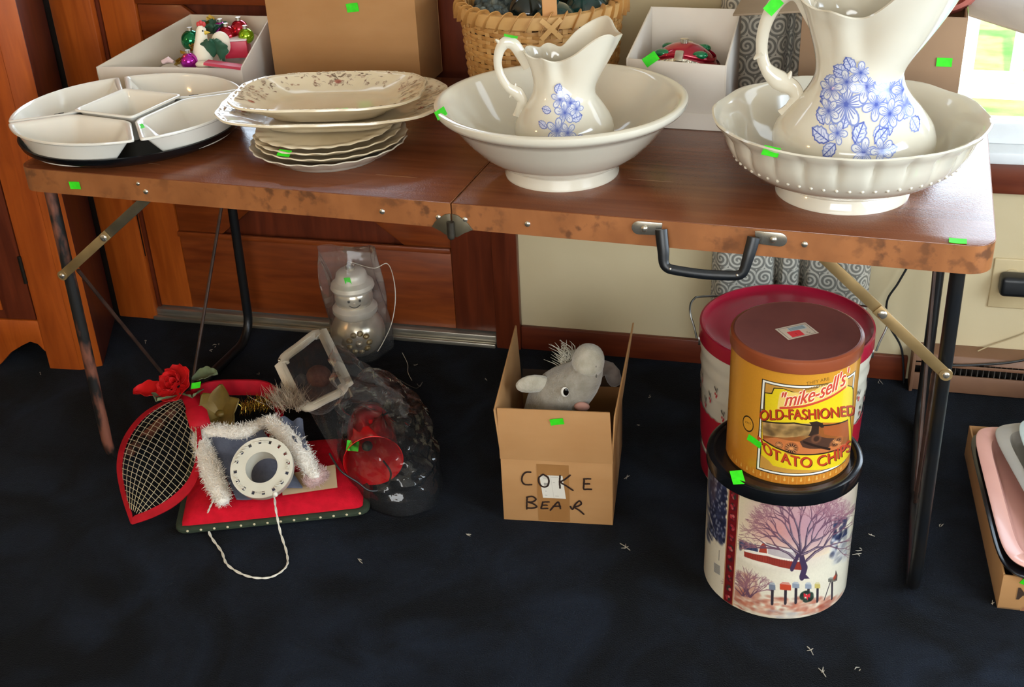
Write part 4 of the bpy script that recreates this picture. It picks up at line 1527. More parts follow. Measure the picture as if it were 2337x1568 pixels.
for sg in (-1, 1):
    M = xf((.1815 * math.cos(ha), .1815 * math.sin(ha), .192), ha)
    MB(M).tube([(0, -.02 * sg, .018), (.002, 0, .0), (0, .02 * sg, -.02)], 1., 4, flat=(.005, .0012), up=(1, 0, 0)).build('cross_lashing', splint2, bk)
MB().lathe([(0, .002), (.150, .002), (.150, .006), (0, .006)], 48).build('base', splint, bk)
pine = mat('grey_pod', '3d4644', '9aa196', rough=.6, scale=40, ramp=(.5, .75))
teal = mat('teal_glass', '0e3a38', '0a2826', rough=.15, scale=20, coat=.4)
dk = mat('dark_glass', '1b2622', '0e1614', rough=.12, scale=10, coat=.4)
for i, (x, y, z, r, m_, lb, nm) in enumerate(((-.075, -.095, .175, .042, pine, 'grey speckled pod at the left of the basket', 'dried_pod'), (-.105, .0, .18, .045, pine, 'grey pod at the far left inside the basket', 'dried_pod'), (-.02, -.03, .185, .045, dk, 'dark glass ball in the middle of the basket', 'glass_ball'),
                                   (.055, -.085, .180, .045, teal, 'dark teal ball right of the basket handle', 'glass_ball'), (.1, .0, .185, .048, teal, 'dark teal ball at the right inside the basket', 'glass_ball'), (.0, .07, .19, .05, dk, 'dark glass ball at the back of the basket', 'glass_ball'))):
    rot = None
    m = MB()
    if m_ is pine:
        for k in range(60):
            t = math.acos(1 - 2 * (k + .5) / 60)
            a = k * 2.39996
            d = (math.sin(t) * math.cos(a), math.sin(t) * math.sin(a), math.cos(t))
            m.sphere((d[0] * r * .86, d[1] * r * .86, d[2] * r * .86), r * .2, 8, 5)
        m.sphere((0, 0, 0), r * .88, 16, 10)
    else:
        m.sphere((0, 0, 0), r, 24, 14)
        m.lathe([(.0, r - .002), (.008, r - .002), (.008, r + .008), (0, r + .009)], 12)
    o = m.build(nm, m_, loc=(BC[0] + x, BC[1] + y, TZ + z))
    tag(o, lb, 'ornament', 'ornaments heaped in the basket')
    if m_ is pine:
        o['kind'] = 'stuff'

# ---- upright white carton with the red glass ornament
ub = thing('white_carton', 'upright open white carton holding a red and silver ornament', 'box', (.216, .458, TZ), 0)
w_, d_, hf, hb = .196, .20, .136, .190
wall_panel('front_panel', ub, (0, 0), (w_, .0), hf, hf - .006, whitecard)
wall_panel('side_panel', ub, (w_, .0), (w_ - .004, d_), hf - .006, hb, whitecard)
wall_panel('back_panel', ub, (w_ - .004, d_), (.006, d_), hb, hb, whitecard)
wall_panel('side_panel', ub, (.006, d_), (0, 0), hb, hf, whitecard)
MB().prism([(0, 0), (w_, 0), (w_ - .004, d_), (.006, d_)], .0003, .003).build('bottom_panel', greycard, ub)
MB().prism([(.002, -.0012), (w_ - .002, -.0012), (w_ - .002, .0), (.002, 0)], .001, .034).build('bottom_flap', whitecard, ub, bevel=.0005)
c = inv(ub, aty(1485, 135, .456))
sticker(ub, (c[0], -.0008, c[2]), (.75, 0, .55), (-.5, 0, .8), .03, .019)
ro = thing('glass_ornament', 'red glass ornament with silver glitter band and green gems', 'ornament', (.314, .545, TZ + .004), R(-4))
red_g = mat('ruby_glass', 'a3122e', '7c0c22', rough=.1, metal=.4, scale=9, coat=.5)
MB().sphere((0, 0, .073), (.074, .056, .072), 40, 24).build('glass_body', red_g, ro)
glit = mat('silver_glitter', 'f0ead8', '8f8a80', rough=.3, metal=.9, scale=160, ramp=(.45, .55), bump=.8, bscale=220)


def band(zf, tilt, wd_, m, name, r1=1.02):
    pts = []
    for a in np.linspace(0, 2 * PI, 72, endpoint=False):
        z = zf + tilt * math.cos(2 * a + PI)
        zz_ = min(.98, max(-.98, z))
        k = math.sqrt(1 - zz_ * zz_) * r1
        pts.append((.074 * k * math.cos(a), .056 * k * math.sin(a), .073 + .072 * zz_ * r1))
    return MB().tube(pts, 1., 6, closed=True, flat=(.0018, wd_), up=(0, 0, 1)).build(name, m, ro)


band(.42, .16, .009, glit, 'glitter_band')
band(.66, .10, .004, red_g, 'red_band', 1.04)
for a in (-2.45, -.70, .9, 2.4):
    k = math.sqrt(1 - .74 ** 2)
    MB().sphere((.074 * k * math.cos(a), .056 * k * math.sin(a), .073 + .072 * .76), (.016, .011, .008), 14, 8).build('green_gem', mat('green_gem', '0f7a4c', '0a5f3a', rough=.12, metal=.3, coat=.5), ro)
for a in (-1.57, 1.57):
    k = math.sqrt(1 - .72 ** 2)
    b = MB().box(-.009, .009, -.005, .005, -.012, .012)
    o = b.build('buckle', MATS['steel_bright'], ro, bevel=.003)
    o.matrix_local = xf((0, .056 * k * math.sin(a) * 1.04, .073 + .072 * .75), 0, R(-42) if a < 0 else R(42))
MB().lathe([(.0, .143), (.008, .143), (.008, .152), (.0, .153)], 16).build('cap', MATS['steel_bright'], ro)

# ---- open brown carton at the right
cb = thing('open_carton', 'open brown cardboard carton behind the large pitcher', 'box', (.542, .492, TZ), 0)
w_, d_, h_ = .290, .225, .226
for nm, b in (('front_panel', (0, w_, 0, .004, 0, h_)), ('back_panel', (0, w_, d_ - .004, d_, 0, h_)), ('side_panel', (0, .004, .0042, d_ - .0042, 0, h_)), ('side_panel', (w_ - .004, w_, .0042, d_ - .0042, 0, h_)), ('bottom_panel', (.0042, w_ - .0042, .0042, d_ - .0042, 0, .004))):
    MB().box(*b).build(nm, mat('cardboard_shade', '937457', '886a4e', rough=.8, scale=4), cb, bevel=.001)
flapm = mat('flap_grey', '8f7a62', '806c56', rough=.8, scale=6)
MB().hexa([(0, .0, h_), (0, d_, h_), (-.125, d_ + .004, h_ + .004), (-.128, -.002, h_ - .010)], [(0, .0, h_ + .004), (0, d_, h_ + .004), (-.125, d_ + .004, h_ + .008), (-.128, -.002, h_ - .006)]).build('flap', flapm, cb, bevel=.0008)
MB().hexa([(w_, .012, h_), (w_, d_, h_), (w_ + .15, d_ + .006, h_ - .030), (w_ + .15, .075, h_ - .058)], [(w_, .012, h_ + .004), (w_, d_, h_ + .004), (w_ + .15, d_ + .006, h_ - .026), (w_ + .15, .075, h_ - .054)]).build('flap', flapm, cb, bevel=.0008)
MB().hexa([(.004, d_, h_), (w_ - .004, d_, h_), (w_ - .004, d_ + .02, h_ + .11), (.004, d_ + .02, h_ + .11)], [(.004, d_ + .004, h_), (w_ - .004, d_ + .004, h_), (w_ - .004, d_ + .024, h_ + .11), (.004, d_ + .024, h_ + .11)]).build('flap', flapm, cb, bevel=.0008)
c = inv(cb, aty(2155, 142, .491))
sticker(cb, (c[0], -.0006, c[2]), (1, 0, 0), (0, 0, 1), .027, .016)
tp = thing('clay_pot', 'terracotta coloured pot lying in the open brown carton', 'pot', (.788, .60, TZ + .272), 0, rx=R(62))
MB().lathe([(0, -.09), (.040, -.09), (.044, -.085), (.056, -.012), (.066, -.012), (.068, .0), (.066, .012), (.058, .012), (.055, .0), (.040, -.078), (0, -.08)], 48).build('pot_body', mat('terracotta', 'b9685a', 'a2554a', rough=.6, scale=9), tp)
pk_ = thing('crumpled_packing', 'crumpled paper packing filling the open brown carton', 'packing', (.687, .605, TZ + .004))
pkm = MB()
pkm.sheet(lambda u, v: ((u - .5) * .27, (v - .5) * .20, .16 + .02 * math.sin(u * 17 + v * 5) * math.cos(v * 13 + u * 4)), 24, 20, .001)
pkm.build('paper', mat('packing_paper', 'b7a68c', 'a4937a', rough=.85), pk_)

# ================================================================== TINS
lid_black = mat('black_tin_lid', '0b0d10', '121519', rough=.22, scale=14, coat=.3)
lid_brown = mat('brown_tin_lid', '8a4526', '7d3c22', rough=.34, scale=10, coat=.15)
lid_top = mat('brown_tin_lid_top', '74423a', '683a34', rough=.3, scale=9, coat=.2, rough2=.42)
lid_red = mat('red_tin_lid', 'a51c34', '98172d', rough=.2, scale=8, coat=.35)
tinprint = printmat('tin_lithograph', .3, .0, .25)


def facing(x, y):
    return math.atan2(CAM[1] - y, CAM[0] - x)


def tin_surf(rad, h, face, z0):
    def surf(PHI, V):
        a = face + PHI
        return np.stack([rad * np.cos(a), rad * np.sin(a), z0 + h * V], -1)
    return surf


# ---- winter scene tin on the carpet
WT = (.603, .056)
WR, WH = .1335, .262
wt = thing('winter_scene_tin', 'round tin printed with a snowy barn scene, black lid', 'tin', (*WT, 0))
body = mat('tin_cream', 'd8cdb4', 'cfc3a8', rough=.3, scale=8, coat=.2)
MB().lathe([(0, .002), (WR - .006, .002), (WR - .002, .0), (WR, .003), (WR, WH), (WR - .004, WH), (WR - .004, .006), (0, .006)], 96).build('tin_body', body, wt)
MB().lathe([(WR + .0005, WH - .004), (WR + .0045, WH - .004), (WR + .005, WH - .0015), (WR + .005, WH + .014), (WR + .004, WH + .020), (WR - .001, WH + .0225), (WR - .007, WH + .0215), (WR - .0105, WH + .017), (WR - .0135, WH + .0165), (0, WH + .0165), (0, WH + .0145), (WR - .012, WH + .0145), (WR + .0005, WH + .0145)], 128).build('lid', lid_black, wt)

cv = Canvas(1500, 900, -1.5, 1.5, 0, 1, bg='d9cfb8')


def wq(x, y):
    """crop coordinates of the print in the photograph -> angle and height on the tin"""
    f = (x - 800) / 705
    for _ in range(4):
        s_ = max(-.985, min(.985, f))
        c_ = math.sqrt(1 - s_ * s_)
        yt, yb = 390 - 250 * (1 - c_), 1508 - 400 * (1 - c_)
        v = (y - yt) / (yb - yt)
        xc, hw_ = 842 + (757 - 842) * v, 712 + (672 - 712) * v
        f = (x - xc) / hw_
    s_ = max(-.99, min(.99, f))
    return (math.asin(s_), 1 - v)


def wp(cvs, pts, col, a=1.):
    cvs.poly([wq(*p) for p in pts], col, a)


def wl_(pts, w, col, a=1., w1=None):
    cv.line([wq(*p) for p in pts], w / 700, col, a, None if w1 is None else w1 / 700)


def we(x, y, rx, ry, col, a=1., soft=.5):
    p = wq(x, y)
    q = wq(x + rx * .5, y)
    cv.ell(p[0], p[1], max(.008, abs(q[0] - p[0]) * 2), ry / 1118, col, a, soft)


# sky, snow, tree haze, distant firs
for k in range(40):
    t = k / 39
    y = 1 - t * .45
    cv.poly([(-1.5, y), (1.5, y), (1.5, y - .02), (-1.5, y - .02)], tuple(np.array((.80, .75, .63)) * (1 - t) + np.array((.88, .82, .68)) * t))
we(1010, 600, 330, 260, 'b8808a', .62, .7)
we(1000, 480, 280, 160, 'a87a86', .55, .7)
we(800, 640, 170, 110, 'c07c74', .6, .7)
we(1200, 620, 170, 150, '9a7388', .5, .7)
we(1400, 420, 120, 120, '9a7f88', .45, .7)
we(1330, 300, 120, 60, 'c9b7a2', .6, .7)
r5 = np.random.default_rng(5)
wp(cv, [(150, 170), (345, 250), (325, 860), (255, 800), (195, 720), (160, 560), (150, 400)], '2a2e48', .95)
for k in range(160):   # dark spruce on the far left
    x, y = r5.uniform(140, 340), r5.uniform(250, 850)
    if y > 330 + (340 - x) * .2 + (x - 240) ** 2 * .004 + (560 - min(y, 560)) * .05 - 120:
        we(x, y, r5.uniform(14, 30), r5.uniform(16, 40), r5.choice(['232742', '2e3350', '1d2036', '3a3f5c']), .8, .4)
for k in range(70):
    x, y = r5.uniform(170, 330), r5.uniform(280, 820)
    we(x, y, 7, 12, 'b9bcc6', .5, .6)
wp(cv, [(150, 200), (170, 200), (150, 700), (180, 760), (120, 760), (110, 200)], '7d7f88', .5)
for k in range(60):
    we(r5.uniform(1300, 1480), r5.uniform(640, 920), r5.uniform(12, 26), r5.uniform(14, 34), r5.choice(['2a2f48', '3b405c', '1f2338', '8f93a6', 'c9c6c0']), .75, .4)
for k in range(26):
    we(r5.uniform(1330, 1440), r5.uniform(520, 700), 16, 22, r5.choice(['20243a', '30354f']), .8, .4)
wp(cv, [(1290, 930), (1390, 700), (1470, 640), (1500, 880), (1300, 960)], 'cfc8b6', .55)
wp(cv, [(1440, 480), (1530, 330), (1510, 900), (1430, 900)], 'd2c9b4', .6)
wl_([(1450, 480), (1500, 420), (1530, 320)], 12, 'b3a894', .8)
wl_([(1430, 760), (1500, 760)], 10, 'a59a88', .8)
for k in range(30):
    x = r5.uniform(450, 640)
    we(x, 850 - r5.uniform(0, 50) + (x - 450) * .15, 14, 30, r5.choice(['2f3550', '3d4460', '4a5070']), .85, .4)
# snowfield, then the barn
we(880, 1000, 420, 60, 'cfc2ae', .6, .5)
we(600, 960, 200, 40, 'e6dcc8', .6, .5)
wp(cv, [(200, 820), (450, 950), (1450, 980), (1500, 1000), (1450, 1060), (420, 1050), (110, 700)], 'd6cab4', .5)
wp(cv, [(715, 770), (960, 800), (1010, 905), (735, 900)], 'b3a6a4')
wp(cv, [(715, 770), (960, 800), (970, 830), (722, 800)], 'cfc4be')
wl_([(715, 768), (960, 798), (1012, 905)], 7, '6a5458', .9)
wp(cv, [(650, 860), (662, 800), (690, 765), (712, 775), (725, 810), (728, 880), (650, 880)], 'a3402e')
wl_([(648, 862), (662, 800), (690, 762), (714, 775), (728, 812), (732, 885)], 10, 'e0d4c4', .9)
wp(cv, [(515, 885), (725, 880), (730, 965), (515, 935)], '96382c')
wp(cv, [(725, 890), (1050, 915), (1050, 1000), (730, 965)], '8a3228')
wp(cv, [(510, 868), (560, 862), (728, 868), (1050, 905), (1050, 920), (725, 892), (515, 885)], 'e2d8c8')
for x in range(530, 1040, 22):
    wl_([(x, 900 + (x - 500) * .03), (x, 935 + (x - 500) * .1)], 4, '6a241e', .6)
# bare tree: recursive branches
def branch(x, y, a, l, w, d):
    x1, y1 = x + l * math.cos(a), y - l * math.sin(a)
    mx_, my_ = (x + x1) / 2 + r5.normal() * l * .06, (y + y1) / 2 + r5.normal() * l * .06
    wl_([(x, y), (mx_, my_), (x1, y1)], w, '463648' if d < 3 else ('664656' if d < 5 else '8a5e68'), .95, w * .7)
    if d < 3:
        wl_([(x + w * .25, y), (mx_ + w * .25, my_), (x1 + w * .2, y1)], w * .3, 'a58f98', .7)
    if d < 7:
        n = 2 if r5.random() < .7 else 3
        for k in range(n):
            branch(x1, y1, a + r5.uniform(-.62, .62), l * r5.uniform(.66, .86), max(2.2, w * .66), d + 1)


wl_([(1040, 1060), (1062, 980), (1040, 900), (1030, 830)], 56, '40324a', 1., 38)
wl_([(950, 990), (985, 900), (1010, 840)], 38, '40324a', 1., 28)
wp(cv, [(1010, 1060), (1040, 1040), (1075, 1045), (1105, 1080), (1060, 1085)], '40324a')
for a, l, w in ((2.45, 150, 20), (2.0, 170, 22), (1.65, 190, 26), (1.3, 190, 24), (.95, 160, 20), (.5, 160, 18)):
    branch(1030, 850, a, l, w, 1)
branch(1080, 900, .7, 190, 22, 1)
branch(970, 890, 2.6, 150, 16, 2)
# red grasses and bush
for k in range(240):
    x = r5.uniform(410, 1400)
    y = r5.uniform(1290, 1480) - abs(x - 800) * .05
    we(x, y, r5.uniform(14, 44), r5.uniform(8, 22), r5.choice(['a8553f', 'b96a50', '8d4538', 'c98a70', 'd0b098', 'a04a36']), .5, .6)
for k in range(90):
    x = r5.uniform(410, 640)
    y = 1100 + r5.uniform(0, 260)
    we(x, y, 22, 22, r5.choice(['b0705c', '9a5a4c', 'c08a74']), .3, .6)
for k in range(16):
    a = r5.uniform(.7, 2.4)
    branch(520 + r5.uniform(-30, 60), 1330, a, r5.uniform(70, 110), 9, 4)
for k in range(80):
    we(r5.uniform(760, 1300), r5.uniform(1420, 1500), 30, 12, r5.choice(['d8cdba', 'b9a99a', '9fa0a4']), .45, .6)
wl_([(400, 1380), (500, 1450), (800, 1505)], 14, 'c7b7a0', .7)
# mailboxes on posts with a wreath
for x, y, w, h, c, post in ((772, 1185, 58, 74, '6f7684', 1360), (890, 1170, 100, 80, 'b8452c', 1340), (982, 1150, 62, 62, '858c96', 1325), (1092, 1150, 56, 64, '8a919c', 1290), (1172, 1145, 50, 60, 'bda85e', 1300), (1300, 1090, 66, 44, '6d6a5e', 1275)):
    wl_([(x + 2, y + 20), (x - 2, post)], 26, '332c33')
    wp(cv, [(x - w / 2, y + h / 2), (x - w / 2, y - h * .2), (x - w * .25, y - h / 2), (x + w * .3, y - h / 2), (x + w / 2, y - h * .15), (x + w / 2, y + h / 2)], c)
    wp(cv, [(x - w / 2, y - h * .2), (x - w * .25, y - h / 2), (x + w * .3, y - h / 2), (x + w / 2, y - h * .15), (x, y - h * .2)], 'd5d2cb', .45)
wl_([(1290, 1100), (1230, 1290)], 12, '4a4044')
wp(cv, [(1318, 1100), (1335, 1000), (1350, 1050), (1345, 1105)], '5a4a44')
we(1325, 1070, 12, 22, 'a8402c')
for k in range(40):
    a = r5.uniform(0, 6.28)
    we(1078 + 44 * math.cos(a), 1260 + 42 * math.sin(a), 16, 16, r5.choice(['26332a', '1e2a24', '36443a']), .9, .4)
wp(cv, [(1050, 1225), (1078, 1245), (1110, 1225), (1105, 1270), (1090, 1262), (1085, 1300), (1070, 1262), (1052, 1272)], 'c23038')
# barcode and band of holly squares
wp(cv, [(212, 1060), (282, 1080), (282, 1180), (212, 1160)], 'cfc9b8')
for k in range(9):
    wl_([(218, 1072 + k * 10), (278, 1090 + k * 10)], 4, '5a5a5e', .8)
wl_([(270, 940), (268, 1030)], 9, '4a4a50', .9)
top_ = [wq(352, 300)[0], wq(472, 300)[0]]
b0, b1 = wq(345, 700)[0], wq(440, 700)[0]
b0, b1 = -.735, -.545
cv.poly([(b0, 0), (b1, 0), (b1, 1), (b0, 1)], '6e1418')
for x in (b0 + .012, b1 - .012):
    cv.line([(x, 0), (x, 1)], .012, 'c8a070')
for x in (b0 - .004, b1 + .004):
    cv.line([(x, 0), (x, 1)], .008, 'e6dcc6')
for k in range(11):
    y = .045 + k * .091
    xc = (b0 + b1) / 2
    cv.ell(xc, y, .045, .028, '33202a', .8, .4)
    for q in range(6):
        a = r5.uniform(0, 6.28)
        cv.ell(xc + .026 * math.cos(a), y + .016 * math.sin(a), .020, .012, r5.choice(['a83038', '8c2028', 'c86a64', '2c3a2e']), .9, .3)
cv.ell((b0 + b1) / 2, .5, .02, .012, 'c04048')
cv.decal('snow_scene_print', tin_surf(WR + .0006, WH - .008, facing(*WT), .0035), tinprint, wt, cut=False)
fa = facing(*WT)
a = fa - .62
sticker(wt, ((WR - .004) * math.cos(a), (WR - .004) * math.sin(a), WH + .0224), (math.cos(a + .9), math.sin(a + .9), -.15), (-math.sin(a + .9), math.cos(a + .9), 0), .034, .022)

# ---- mustard yellow potato chip tin standing on the black lid
YT = (.608, .062)
YR, Y0 = .1095, WH + .0167
YH = .228
yt = thing('potato_chip_tin', 'mustard yellow potato chip tin standing on the black lid', 'tin', (*YT, Y0))
mustard = mat('mustard_tin', 'c4872a', 'b9781f', rough=.28, scale=3, stretch=(2, 2, .3), coat=.3)
MB().lathe([(0, .003), (YR - .006, .003), (YR - .002, .0), (YR, .003), (YR, YH), (YR - .004, YH), (YR - .004, .006), (0, .006)], 96).build('tin_body', mustard, yt)
MB().lathe([(YR + .0005, YH - .004), (YR + .003, YH - .004), (YR + .0036, YH + .012), (YR + .0025, YH + .0175), (YR - .002, YH + .0195), (YR - .0021, YH + .0125), (YR + .0005, YH + .0125)], 128).build('lid_rim', lid_brown, yt)
ly = MB().lathe([(0, YH + .0150), (YR - .0022, YH + .0150), (YR - .0022, YH + .0190), (YR - .004, YH + .0198), (YR - .008, YH + .0186), (0, YH + .0182)], 96).build('lid_top', lid_top, yt)
# price label on the lid
lc = Canvas(360, 260, -1, 1, -.72, .72, bg='c9b49c')
lc.line([(-.86, -.6), (.86, -.6), (.9, .56), (-.86, .6), (-.86, -.6)], .03, '5a4a40')
lc.poly([(-.62, -.55), (.18, -.55), (.2, .12), (-.6, .12)], 'd8383c')
lc.text('1', lambda x, y: (-.2 + x * .34, -.4 + y * .34), '8a1f22', 1.)
lc.poly([(-.35, .1), (.72, .05), (.74, .5), (-.35, .52)], 'aeb6b4')
for k in range(14):
    lc.line([(-.28 + k * .07, .14), (-.28 + k * .07, .46)], .028 if k % 3 else .045, '5c6a6c')
lc.line([(.62, -.42), (.5, -.5), (.42, -.38), (.5, -.28)], .03, '5a4a40')
rl = R(38)
LM = lambda X, Y: np.stack([.030 * X * math.cos(rl) - .030 * Y * math.sin(rl) + .0, .030 * X * math.sin(rl) + .030 * Y * math.cos(rl) - .003, np.full(X.shape, YH + .0189)], -1)
lc.decal('price_label', LM, printmat('label_print', .5), yt, cut=False)

cv = Canvas(1600, 1240, -1.42, 1.42, 0, 1, bg='c58729')


def yq(x, y):
    f = (x - 1030) / 680
    for _ in range(4):
        s_ = max(-.985, min(.985, f))
        c_ = math.sqrt(1 - s_ * s_)
        yt_, yb_ = 65 - 300 * (1 - c_), 1285 - 385 * (1 - c_)
        v = (y - yt_) / (yb_ - yt_)
        xc, hw_ = 1106 + (984 - 1106) * v, 705 + (655 - 705) * v
        f = (x - xc) / hw_
    return (math.asin(max(-.99, min(.99, f))), 1 - v)


def yp(pts, col, a=1.):
    cv.poly([yq(*p) for p in pts], col, a)


def yl_(pts, w, col, a=1.):
    cv.line([yq(*p) for p in pts], w / 650, col, a)


def ye(x, y, rx, ry, col, a=1., soft=.3):
    p, q = yq(x, y), yq(x + rx * .5, y)
    cv.ell(p[0], p[1], abs(q[0] - p[0]) * 2, ry / 1200, col, a, soft)


for k in range(60):
    t = k / 59
    cv.poly([(-1.42, .45 * t), (1.42, .45 * t), (1.42, .45 * t + .01), (-1.42, .45 * t + .01)], tuple(np.array((.72, .44, .13)) * (1 - t) + np.array((.77, .53, .16)) * t))
# faint card-suit border along the foot
for k in range(22):
    x = -1.35 + k * .128
    cv.line([(x, .0), (x, .075)], .006, 'cf9a4e', .8)
    cv.ell(x + .064, .035, .018, .011, 'd6a452', .9)
    cv.ell(x + .064, .052, .010, .010, 'd6a452', .9)
# frame
L_, R_, T_, B_ = -.475, 1.16, .905, .075


def fr(o, col):
    cv.poly([(L_ + o, B_ + o * .46), (R_ - o, B_ + o * .46), (R_ - o, T_ - o * .46), (L_ + o, T_ - o * .46)], col)


fr(0, '2b2118'); fr(.016, 'e6e2d4'); fr(.050, '2b2118'); fr(.064, 'bd8a3c')
# stepped yellow field
stp = [(805, 300), (880, 300), (905, 240), (1000, 235), (1450, 300), (1640, 160), (1690, 170), (1700, 200), (1690, 380), (1660, 480), (1650, 860), (1590, 960), (1550, 1010), (1200, 1105), (870, 1090), (830, 1040), (750, 980), (770, 480), (800, 480)]
yp([(p[0] - 8, p[1] - 10) if p[0] < 1200 else (p[0] + 8, p[1] - 8) for p in stp], '2b2118')
yp(stp, 'd8bc1e')
# picture: runabout car on a road
yp([(770, 605), (1100, 590), (1640, 520), (1640, 800), (1500, 860), (1100, 930), (770, 810)], '8a4f24')
yp([(775, 610), (1100, 592), (1300, 575), (1260, 700), (1000, 760), (775, 760)], 'b58f5a')
for k in range(60):
    ye(r5.uniform(790, 1260), r5.uniform(620, 740), r5.uniform(20, 60), r5.uniform(14, 36), r5.choice(['8a6a3c', '6b5230', 'a07c48', '4f3c26']), .45, .5)
yp([(1380, 560), (1640, 525), (1640, 700), (1400, 690)], 'a0522a', .8)
yp([(770, 800), (900, 770), (1200, 790), (1640, 760), (1640, 820), (1450, 880), (1100, 930)], 'b86a3a')
yp([(1250, 570), (1330, 552), (1390, 570), (1400, 615), (1370, 620), (1350, 600), (1345, 690), (1290, 720), (1240, 720), (1270, 660), (1280, 600)], '33241c')
yp([(1150, 790), (1230, 740), (1300, 700), (1420, 730), (1560, 720), (1500, 790), (1420, 840), (1250, 860), (1180, 850)], '4a3024')
ye(1320, 745, 44, 46, '7a4c34'); ye(1320, 745, 30, 32, '3a261c')
yl_([(1190, 790), (1450, 850)], 14, '2c1d16')
for x, y, r_w in ((1065, 875, 74), (1520, 770, 52), (940, 850, 44)):
    ye(x, y, r_w, r_w * .95, 'c8743c'); ye(x, y, r_w * .8, r_w * .76, '3c241a')
    ye(x, y, r_w * .22, r_w * .2, 'c8743c')
    for k in range(12):
        a = k * PI / 6
        yl_([(x, y), (x + r_w * .78 * math.cos(a), y + r_w * .74 * math.sin(a))], 5, 'd08a52', .9)
yl_([(770, 605), (1100, 590), (1640, 520)], 8, '2b2118')
yl_([(770, 808), (900, 880), (1100, 935), (1300, 920), (1500, 860), (1640, 800)], 8, '2b2118')
# lettering
Pm = lambda x0, y0, ux, uy, vx, vy: (lambda x, y: yq(x0 + ux * x + vx * y, y0 + uy * x + vy * y))


def arc_text(body, pts, hgt, col, sz, spacing=1.0, bold=0., shear=0.):
    """letters set along a curve of crop points; hgt letter height in crop pixels"""
    C_ = catmull([(x, y, 0) for x, y in pts], 12)
    Ls = [0.]
    for i in range(len(C_) - 1):
        Ls.append(Ls[-1] + float(np.linalg.norm(C_[i + 1] - C_[i])))
    tot = Ls[-1]
    xs_, ys_ = [p[0] for p in C_], [p[1] for p in C_]
    # natural width of the word
    cu_ = bpy.data.curves.new('measure', 'FONT'); cu_.body = body; cu_.shear = shear; cu_.offset = bold; cu_.space_character = spacing; cu_.align_x = 'CENTER'
    ob_ = bpy.data.objects.new('measure', cu_); COL.objects.link(ob_); bpy.context.view_layer.update()
    wd__ = ob_.dimensions.x
    bpy.data.objects.remove(ob_); bpy.data.curves.remove(cu_)

    def pl__(x, y, ox=0, oy=0):
        t = (x / wd__ + .5) * tot
        px_, py_ = np.interp(t, Ls, xs_), np.interp(t, Ls, ys_)
        return yq(px_ + ox, py_ - y * hgt / .72 + oy)
    for ox, oy, c_ in col:
        cv.text(body, lambda x, y: pl__(x, y, ox, oy), c_, 1., shear, 1., bold, spacing)


arc_text('OLD-FASHIONED', [(745, 600), (1000, 560), (1350, 525), (1710, 465)], 112, [(10, 6, '3a1a10'), (-4, 0, '9c2e18'), (4, 0, 'a8341c'), (0, -4, 'a8341c'), (0, 4, 'a8341c')], 1.)
arc_text('POTATO CHIPS', [(715, 880), (880, 1010), (1150, 1075), (1420, 1020), (1650, 850)], 118, [(10, 6, '3a1a10'), (-4, 0, 'a4321a'), (4, 0, 'b03a1e'), (0, -4, 'b03a1e'), (0, 4, 'b03a1e')], 1.)
yp([(930, 450), (940, 380), (960, 280), (1010, 260), (1300, 240), (1380, 170), (1620, 60), (1660, 70), (1650, 170), (1500, 260), (1200, 390), (950, 460)], 'e0bd6a', .9)
mk_path = [(940, 428), (1150, 388), (1400, 288), (1672, 112)]
arc_text('"mike-sell\'s"', mk_path, 150, [(-9, -4, 'f0d8c0'), (9, 5, 'f0d8c0'), (0, -9, 'f0d8c0'), (-4, 0, 'bc4430'), (4, 0, 'bc4430'), (0, 0, 'c04630')], 1., shear=.38)
yl_([(960, 440), (1200, 400), (1480, 280), (1630, 170)], 13, 'c04630')
arc_text('THEY ARE', [(1235, 175), (1350, 140), (1470, 105)], 34, [(0, 0, '6b4a1c')], 1.)
for k in range(9):
    yl_([(1225 + k * 27, 222 - k * 9), (1238 + k * 27, 216 - k * 9)], 12, '7a5520', .8)
# round seal at the left
p = yq(612, 655)
cv.ell(p[0], p[1], .115, .072, '2b2118'); cv.ell(p[0], p[1], .098, .060, 'cf922c')
arc_text('1910', [(580, 650), (645, 662)], 24, [(0, 0, '4a3218')], 1.)
p = yq(375, 470)
cv.ell(p[0], p[1], .09, .045, '8a5a1c'); cv.ell(p[0], p[1], .07, .034, 'cf922c')
cv.decal('potato_chip_print', tin_surf(YR + .0006, YH - .0075, facing(*YT), .003), tinprint, yt, cut=False)
a = facing(*YT) - .53
sticker(yt, ((YR + .0008) * math.cos(a), (YR + .0008) * math.sin(a), .075), (-math.sin(a), math.cos(a), -.28), (0, 0, 1), .028, .013)

# ---- tall red lidded pail behind
RT = (.562, .418)
RR, RH = .160, .335
rp = thing('lidded_pail', 'tall cream and red metal pail with red lid and wire bail', 'pail', (*RT, 0))
cream_tin = mat('cream_enamel', 'd6cfbd', 'cbc3af', rough=.3, scale=7, coat=.25)


def rad_at(z):
    return RR + (.172 - RR) * z / RH


